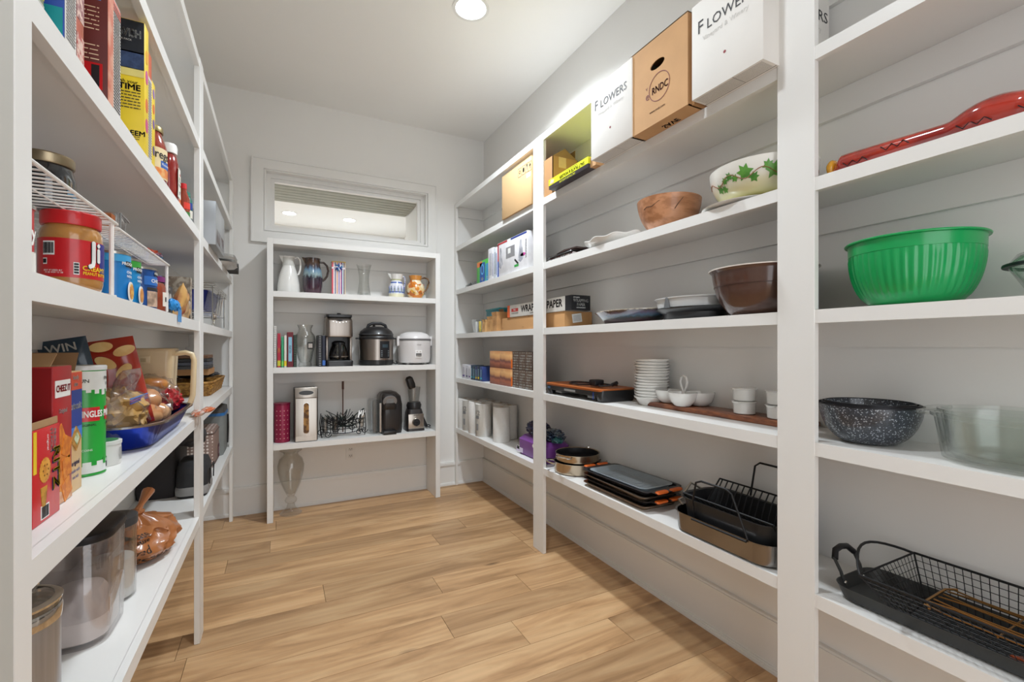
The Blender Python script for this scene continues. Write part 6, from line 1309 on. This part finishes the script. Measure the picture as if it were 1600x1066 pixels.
# foil pan with bread
t = lt('foil_pan', 'large blue-sided foil roasting pan holding bread and snacks', 'foil pan', -.415, 1.79, L4_)
FO = mat('A8A8AC', .22, 1, var=.05, bump=.2, bs=60); FBL = mat('1436A8', .2, .75, var=.25, vs=14, bump=.3, bs=50)
secs = [(.46, .18, .06, 0), (.49, .205, .075, .010), (.575, .262, .10, .072)]
bm = bmesh.new(); rings = [[v + (Vector((0, 0, 0)) if k == 0 else (v - Vector((0, 0, v.z))).normalized() * (.0022 * (1 if i % 2 else -1))) for i, v in enumerate(rrect(*s, n=16))] for k, s in enumerate(secs)]
def sub_ring(R):
    out = []
    for i in range(len(R)):
        a, b_ = R[i], R[(i + 1) % len(R)]; L_ = (b_ - a).length; k = max(1, int(L_ / .012)); out += [a + (b_ - a) * j / k for j in range(k)]
    return out
def pan_ring(w_, d_, r, z, amp):
    base = rrect(w_, d_, r, z, n=10); per = []
    L_ = [0]
    for i in range(len(base)): L_.append(L_[-1] + (base[(i + 1) % len(base)] - base[i]).length)
    N_ = 150; out = []
    for k in range(N_):
        s = L_[-1] * k / N_; j = max(i for i in range(len(base)) if L_[i] <= s); q = base[j] + (base[(j + 1) % len(base)] - base[j]) * ((s - L_[j]) / max(1e-9, L_[j + 1] - L_[j]))
        n_ = Vector((q.x / (w_ * w_), q.y / (d_ * d_), 0)).normalized(); out.append(q + n_ * (amp if k % 2 else -amp))
    return out
bm.free(); bm = bmesh.new()
add_rings(bm, [pan_ring(.46, .18, .06, 0, 0), pan_ring(.48, .20, .07, .008, .0012), pan_ring(.56, .250, .095, .066, .0022), pan_ring(.565, .255, .095, .069, .0005), pan_ring(.552, .244, .092, .067, .002), pan_ring(.47, .19, .068, .010, .001), pan_ring(.44, .17, .06, .004, 0)])
fin('pan_wall', bm, FBL, t, True)
bm = bmesh.new(); add_rings(bm, [pan_ring(.553, .246, .094, .0692, .0004), pan_ring(.586, .268, .104, .0692, .0008), pan_ring(.590, .272, .106, .0662, .0010), pan_ring(.592, .274, .106, .0715, .0010), pan_ring(.586, .268, .104, .0722, .0008), pan_ring(.553, .246, .094, .0712, .0004), pan_ring(.553, .246, .094, .0692, .0004)], False, False)
fin('rolled_rim', bm, FO, t, True)
ZP = L4_ + .006
t = lt('chip_bag', 'clear zipper bag of tan snack chips leaning in the foil pan', 'bag', -.405, 1.60, ZP + .005)
blob('chips', mat('B08848', .5, var=.2, vs=18), t, (0, 0, .085), (.080, .075, .070), .35, 3.5, 4, .002, 11, True)
pillow('clear_top', clear('E8E0E4', .55, .2), t, .17, .085, .03, M=Matrix.Translation((-.01, -.02, .125)) @ Matrix.Rotation(.3, 4, 'X')); 
for k, c in enumerate(('3A4AA8', '7A4A9A', '4A7AC8')): box('zip_strip', mat(c, .4), t, -.095, .075, -.062, -.059, .118 + k * .006, .121 + k * .006)
pillow('clear_wrap', clear('F0E8DC', .85, .2), t, .18, .15, .14, M=Matrix.Translation((0, 0, .01)), n=12)
t = lt('bun_bag', 'clear bag of round bread rolls in the foil pan', 'bread bag', -.395, 1.82, ZP + .005)
BUN = mat('C08450', .75, col2='E0B080', vs=9)
for k, (x, y, z) in enumerate(((-.055, -.03, .055), (.03, -.035, .05), (-.01, .04, .060), (-.02, -.02, .10))): blob('bread_roll', BUN, t, (x, y, z), (.045, .042, .036), .06, 2, 3, None, k)
blob('clear_bag', clear('F0E8E4', .85, .2), t, (-.01, 0, .075), (.105, .085, .075), .2, 4, 4, None, 6, True)
t = lt('bagel_bag', 'bag of golden bagels piled at the far end of the foil pan', 'bread bag', -.40, 1.975, ZP + .005)
for k, (x, y, z) in enumerate(((-.01, .0, .135), (.03, .03, .09))):
    bm = bmesh.new(); add_tube(bm, arc((x, y, z), .034, 0, 360, 20, 'XY')[:-1], .022, True, 10); fin('bagel', bm, mat('C88A3A', .4, col2='A8662A', vs=14, coat=.2), t, True)
blob('red_wrapper', mat('B8202A', .25, var=.2, vs=16, coat=.4), t, (.055, -.035, .075), (.058, .05, .042), .35, 4, 4, None, 8, True)
blob('clear_bag', clear('F4ECE4', .85, .2), t, (.01, 0, .10), (.085, .08, .072), .2, 3, 4, None, 9, True)
# big crisp bags behind
t = lt('crisp_bag', 'red crisp bag with pictured potato slices, standing behind the tall green tube', 'crisp bag', -.475, 1.645, L4_ + .006)
t.location = (-.402, 1.705, L4_ + .043)
t.rotation_euler = (0, 0, math.radians(8))
pillow('bag', mat('A8301E', .25, var=.06, vs=4, coat=.4), t, .14, .26, .05, M=Matrix.Rotation(-.2, 4, 'Y'), seed=2)
for k, (x, z, r) in enumerate(((-.045, .225, 25), (-.085, .19, -30), (-.045, .165, 60), (-.095, .235, 10))): panel(mat('D8A45A', .4, col2='E8C07A', vs=14), t, 'F', -.027 - .001 * k, x + .045, z, 0, 0, poly=ell(.052, .028, 20), roll=r, t=.0015, name='printed_crisp')
t = lt('crisp_bag', 'dark blue crisp bag corner with pale lettering behind the red one', 'crisp bag', -.535, 1.50, L4_)
t.location = (-.468, 1.645, L4_ + .035); t.rotation_euler = (0, 0, math.radians(6))
pillow('bag', mat('22384A', .3, var=.1, coat=.3), t, .10, .27, .03, M=Matrix.Rotation(-.2, 4, 'Y'), seed=7)
text('WIN', .030, mat('D8D4CE', .5), t, 'F', -.016, -.05, .240, roll=12, bold=.02); text('MNM', .022, mat('D8D4CE', .5), t, 'F', -.017, -.045, .212, roll=12, bold=.02)
# beige pitcher
PB_ = mat('D8C29A', .4, var=.02, coat=.2)
t = lt('beige_pitcher', 'tall square beige plastic pitcher with a large side handle', 'pitcher', -.43, 2.16, L4_, rot=0)
loft('body', PB_, t, [(.12, .12, .02, 0), (.125, .125, .02, .01), (.145, .145, .02, .245), (.147, .147, .02, .262), (.137, .137, .018, .262), (.118, .118, .016, .012), (.11, .11, .015, .008)])
tubes('handle', PB_, t, [{'p': [(.068, 0, .25), (.105, 0, .255), (.125, 0, .248), (.132, 0, .225), (.128, 0, .09), (.120, 0, .06), (.108, 0, .05), (.068, 0, .05)], 'r': .0095, 's': 10}])
box('lid_tab', PB_, t, -.03, .01, -.079, -.0735, .215, .245, .002); box('spout_notch', mat('B8A27A', .5), t, -.018, -.002, -.0805, -.0788, .222, .236)
loft('lid', PB_, t, [(.146, .146, .02, .2622), (.15, .15, .02, .268), (.14, .14, .02, .272)])
t = lt('candy_packets', 'clear packets of orange-striped sweets spilling over the shelf edge', 'sweets', -.292, 2.17, L4_ + .0)
for k, (x, y, z, r) in enumerate(((-.03, .0, .012, 0), (.02, -.02, .018, .5), (.065, -.012, .012, -.4), (.02, .02, .010, .2))):
    pillow('sweet_wrapper', mat(('D8C8C0', 'E0B090', 'C8C8CA', 'D8D0C8')[k], .2, .2, col2='C8643A', vs=50), t, .06, .035, .016, M=Matrix.Translation((x, y, z)) @ Matrix.Rotation(r, 4, 'Z') @ Matrix.Rotation(1.2, 4, 'X'), n=10, seed=k)
# far bay of L4: wicker basket and things on it
WK = mat('B8883E', .6, col2='8A5E26', vs=60)
t = lt('wicker_basket', 'shallow golden wicker basket holding dark folded things', 'basket', -.45, 3.33, L4_)
bm = bmesh.new()
for k in range(9):
    z = .006 + k * .0075; s = 1 + .016 * k; P = []
    base = rrect(.58 * s, .20 * s, .04, z, n=4)
    for i in range(len(base)):
        a, b_ = base[i], base[(i + 1) % len(base)]; m_ = max(1, int((b_ - a).length / .02))
        for j in range(m_):
            q = a + (b_ - a) * j / m_; n_ = Vector((q.x / .34, q.y / .04, 0)).normalized(); P.append(q + n_ * (.0035 if (len(P) + k) % 2 else -.0035))
    add_tube(bm, P, .0048, True, 5)
fin('woven_strands', bm, WK, t, True, kind='stuff'); box('basket_base', WK, t, -.275, .275, -.095, .095, .0, .008)
tubes('braided_rim', WK, t, [{'p': rrect(.665, .236, .05, .0775, n=4), 'r': .0065, 'c': True, 's': 8}])
t = lt('folded_pouch', 'dark grey soft pouch lying across the wicker basket', 'pouch', -.45, 3.40, L4_ + .085)
blob('pouch', mat('2E2C2E', .7), t, (0, 0, .018), (.24, .105, .02), .2, 2, 4, 0, 4)
t = lt('brown_tray', 'brown cardboard tray stacked on the wicker basket', 'tray', -.44, 3.02 + .12, L4_ + .120)
boxes('tray', CARD2, t, [(-.13, .13, -.09, .09, 0, .004), (-.13, .13, -.09, -.086, .0042, .034), (-.13, .13, .086, .09, .0042, .034), (-.13, -.126, -.086, .086, .0042, .034), (.126, .13, -.086, .086, .0042, .034)])
t = lt('dark_book_stack', 'dark blue and brown flat boxes topping the basket pile', 'boxes', -.43, 3.05, L4_ + .156)
for k, c in enumerate(('3A3A3C', '4A4E58', '2A2A2C', '6A4A32')): box('flat_box', mat(c, .6), t, -.12 + .004 * k, .12 - .004 * k, -.085, .085, k * .019, k * .019 + .0175, .002, 1)
# ---- shelf L5
t = lt('black_bin', 'black fabric storage bin standing on the lowest shelf', 'bin', -.499, 2.72, L5_)
FB_ = mat('2C2828', .8, bump=.2, bs=300)
loft('bin_body', FB_, t, [(.30, .135, .012, 0), (.31, .145, .012, .03), (.315, .148, .012, .255), (.305, .138, .01, .255), (.295, .13, .01, .01)]); boxes('hem', mat('3A3636', .8), t, [(-.158, .158, -.0755, -.0745, .235, .255)])
t = lt('black_lunch_bag', 'black and grey soft lunch bag behind the slim post', 'bag', -.40, 2.56 + .48 - .13, L5_)
t.location = (-.36, 2.62, L5_ + E_)
loft('bag_body', mat('2A2A2C', .75, bump=.2), t, [(.19, .11, .03, 0), (.21, .125, .04, .03), (.20, .12, .04, .13), (.17, .10, .035, .16)]); loft('grey_base', mat('8A8886', .7), t, [(.212, .128, .04, .012), (.216, .131, .042, .035), (.208, .126, .042, .05)], cap0=True)
tubes('strap', BLACK, t, [{'p': arc((0, -.02, .155), .06, 0, 180, 12), 'r': .006, 's': 6}, {'p': [(-.07, -.068, .05), (-.07, -.07, .12), (.07, -.07, .12), (.07, -.068, .05)], 'r': .003}])
t = lt('black_pouch', 'small black pouch resting atop the lunch bag', 'pouch', -.37, 2.60, L5_ + .215)
t.location.z = L5_ + .222
blob('pouch', mat('2C2A2C', .7), t, (0, 0, .045), (.085, .06, .045), .15, 2, 4, 0, 7)
DT = dots_mat('8A7268', 'D8CCC4', 55, .33)
t = lt('dotted_bag', 'taupe lunch cooler bag covered in white polka dots', 'bag', -.415, 3.215, L5_)
loft('bag_body', DT, t, [(.27, .15, .03, 0), (.285, .165, .035, .02), (.285, .165, .035, .195), (.27, .15, .03, .215), (.2, .08, .03, .218)]); [tubes('piping', mat('5A4A44', .6), t, [{'p': rrect(.287, .167, .035, z_), 'r': .003, 'c': True}]) for z_ in (.02, .195)]
panel(mat('4A1A28', .6), t, 'F', -.083, .085, .06, .055, .075, t=.0015, name='name_patch'); lines(t, mat('C8A8A8', .6), 'F', -.0846, .085, .06, .035, .04, 4)
t = lt('grey_cooler', 'tall grey soft cooler with a blue trim band at the shelf end', 'cooler', -.405, 3.53, L5_)
loft('cooler_body', mat('7E8280', .7, bump=.2), t, [(.24, .17, .03, 0), (.255, .185, .04, .03), (.255, .185, .04, .25)]); loft('blue_band', mat('2A6AA8', .5), t, [(.26, .19, .042, .2505), (.26, .19, .042, .268)]); loft('lid', mat('4A4846', .7), t, [(.255, .185, .04, .2685), (.25, .18, .04, .300), (.2, .13, .04, .31)])
tubes('strap', BLACK, t, [{'p': [(.05, -.094, .05), (.05, -.098, .15), (.05, -.096, .24)], 'r': .007, 's': 6}])
# canisters and jars
t = lt('steel_canister', 'round brushed steel canister with a clear clamp lid, at the picture corner', 'canister', -.415, 1.082, L5_)
SB = mat('B2B6BE', .38, .85, var=.08, vs=5, stretch=(30, 30, 1))
lathe('body', SB, t, [(0, 0), (.066, 0), (.068, .003), (.068, .215), (.0, .215)], 56); lathe('collar', CHROME, t, [(0, .2155), (.0695, .2155), (.0705, .222), (.0705, .236), (.069, .240), (0, .240)], 56); lathe('lid', clear('C8C6C2', .6, .04), t, [(0, .2405), (.068, .2405), (.069, .248), (.055, .256), (0, .258)], 56)
lathe('lid_rim', CHROME, t, [(.060, .2485), (.0705, .2485), (.071, .2525), (.066, .255), (.060, .255)], 56); tubes('clamp', CHROME, t, [{'p': [(.068, -.012, .22), (.088, -.012, .228), (.082, -.010, .262), (.070, -.008, .262)], 'r': .003}, {'p': [(.068, .012, .22), (.088, .012, .228), (.082, .010, .262), (.070, .008, .262)], 'r': .003}, {'p': [(.088, -.012, .228), (.098, 0, .222), (.088, .012, .228)], 'r': .003}])
t = lt('flour_canister', 'large clear acrylic canister half coated with white flour', 'canister', -.440, 1.455, L5_)
AC_ = clear('DAD2D4', .70, .05)
loft('canister', AC_, t, [(.165, .15, .045, 0), (.178, .165, .05, .008), (.185, .172, .055, .235), (.182, .169, .055, .24), (.172, .159, .05, .235), (.166, .153, .046, .012), (.15, .135, .04, .009)], n=8)
loft('flour', mat('E6DCD4', .95, var=.05, vs=20), t, [(.150, .138, .042, .0095), (.162, .149, .045, .014), (.163, .150, .045, .060), (.10, .09, .04, .100, .03, .0)], n=8)
M_ = Matrix.Translation((.0, .0, 0)); band_m = clear('E8DCD8', .6, .5); loft('flour_film', band_m, t, [(.164, .151, .045, .061), (.1685, .1555, .047, .19)], n=8, cap0=False, cap1=False)
loft('lid', DARKM, t, [(.186, .173, .055, .2405), (.192, .178, .058, .246), (.190, .176, .057, .258), (.17, .16, .05, .262)], n=8)
tubes('scoop_rim', clear('E0D8DA', .3), t, [{'p': [(-.05, -.078, .03), (-.055, -.080, .10), (-.02, -.081, .125), (.03, -.081, .125), (.055, -.080, .11), (.055, -.078, .02)], 'r': .003}])
t = lt('sugar_jar', 'smaller clear jar of white sugar behind the flour canister', 'jar', -.415, 1.620, L5_)
lathe('jar', clear('DCDCDC', .7), t, [(0, 0), (.05, 0), (.056, .006), (.058, .20), (.054, .20), (.053, .008), (0, .006)], 40); lathe('sugar', mat('E0DCD6', .9), t, [(0, .0065), (.052, .0085), (.052, .11), (0, .115)], 36); lathe('lid', mat('3A3C40', .4), t, [(0, .2005), (.06, .2005), (.060, .222), (0, .224)], 36)
# brown grocery bag with a knot
t = lt('grocery_bag', 'knotted brown plastic grocery bag with black print on the lowest shelf', 'bag', -.420, 1.905, L5_); t.scale = (1, 1, .84)
BG = mat('A8683A', .3, var=.15, vs=9, coat=.35)
bm = bmesh.new(); bmesh.ops.create_icosphere(bm, subdivisions=5, radius=1)
for v in bm.verts:
    d = v.co.normalized(); fold = abs(noise.noise(Vector((d.x * 3.2, d.y * 3.2, d.z * 1.1)) + Vector((4, 1, 7)))); k2 = noise.noise(d * 7); up_ = max(0, d.z)
    an_ = math.atan2(d.y, d.x); pleat = math.sin(an_ * 15 + 2 * noise.noise(d * 2)) * .10 * max(0, d.z - .25)
    s_ = 1 + .22 - .55 * fold + .05 * k2 + pleat
    rr_ = .128 * (1 - .55 * max(0, d.z - .55) / .45); q = Vector((d.x * rr_ * s_ * 1.02, d.y * .098 * (rr_ / .128) * s_, .072 + d.z * .088 * (1 + .25 * fold)))
    if q.z < .001: q.z = .001
    v.co = q + Vector((.012, 0, 0))
bag_o = fin('bag', bm, BG, t, True)
lathe('gathered_neck', BG, t, [(.060, .135), (.046, .150), (.026, .163), (.016, .172), (.022, .182), (.012, .188), (0, .188)], 60, loc=(-.01, 0, 0), rib=(11, .12, 0, 1))
tubes('knot_tail', BG, t, [{'p': [(-.015, -.004, .180), (.015, -.008, .196), (.05, -.012, .214), (.085, -.014, .226)], 'r': [.012, .009, .014, .019], 's': 9}])
tubes('knot_tail', BG, t, [{'p': [(-.015, .004, .178), (-.05, .002, .182), (-.085, .0, .172), (-.115, .0, .160)], 'r': [.012, .010, .013, .016], 's': 9}])
tubes('knot_loop', BG, t, [{'p': arc((-.01, 0, .178), .016, 0, 360, 14, 'XY')[:-1], 'r': .008, 'c': True, 's': 8}])
from mathutils.bvhtree import BVHTree
bag_bvh = BVHTree.FromPolygons([v.co[:] for v in bag_o.data.vertices], [p_.vertices[:] for p_ in bag_o.data.polygons])
def bag_text(s, size, a, z, b=.014):
    """lettering pressed on to the bag, thrown from the aisle side"""
    V, F = text_verts(s, size, b); me = bpy.data.meshes.new('lettering'); out = []
    an = math.radians(-128); dr = Vector((math.cos(an), math.sin(an), 0)); side = Vector((-dr.y, dr.x, 0))
    for v in V:
        o_ = dr * .5 + side * (a + v.x) + Vector((0, 0, z + v.y)); hit = bag_bvh.ray_cast(o_, -dr)
        out.append((hit[0] if hit[0] else o_ - dr * .37) + dr * (.0012 + v.z))
    me.from_pydata(out, [], F); me.materials.append(INK); o = bpy.data.objects.new('lettering', me); COL.objects.link(o); o.parent = t
bag_text('Please', .022, -.07, .120); bag_text('reuse', .022, -.065, .098)
bag_text('and', .040, -.075, .066); bag_text('recycle.', .040, -.03, .028)
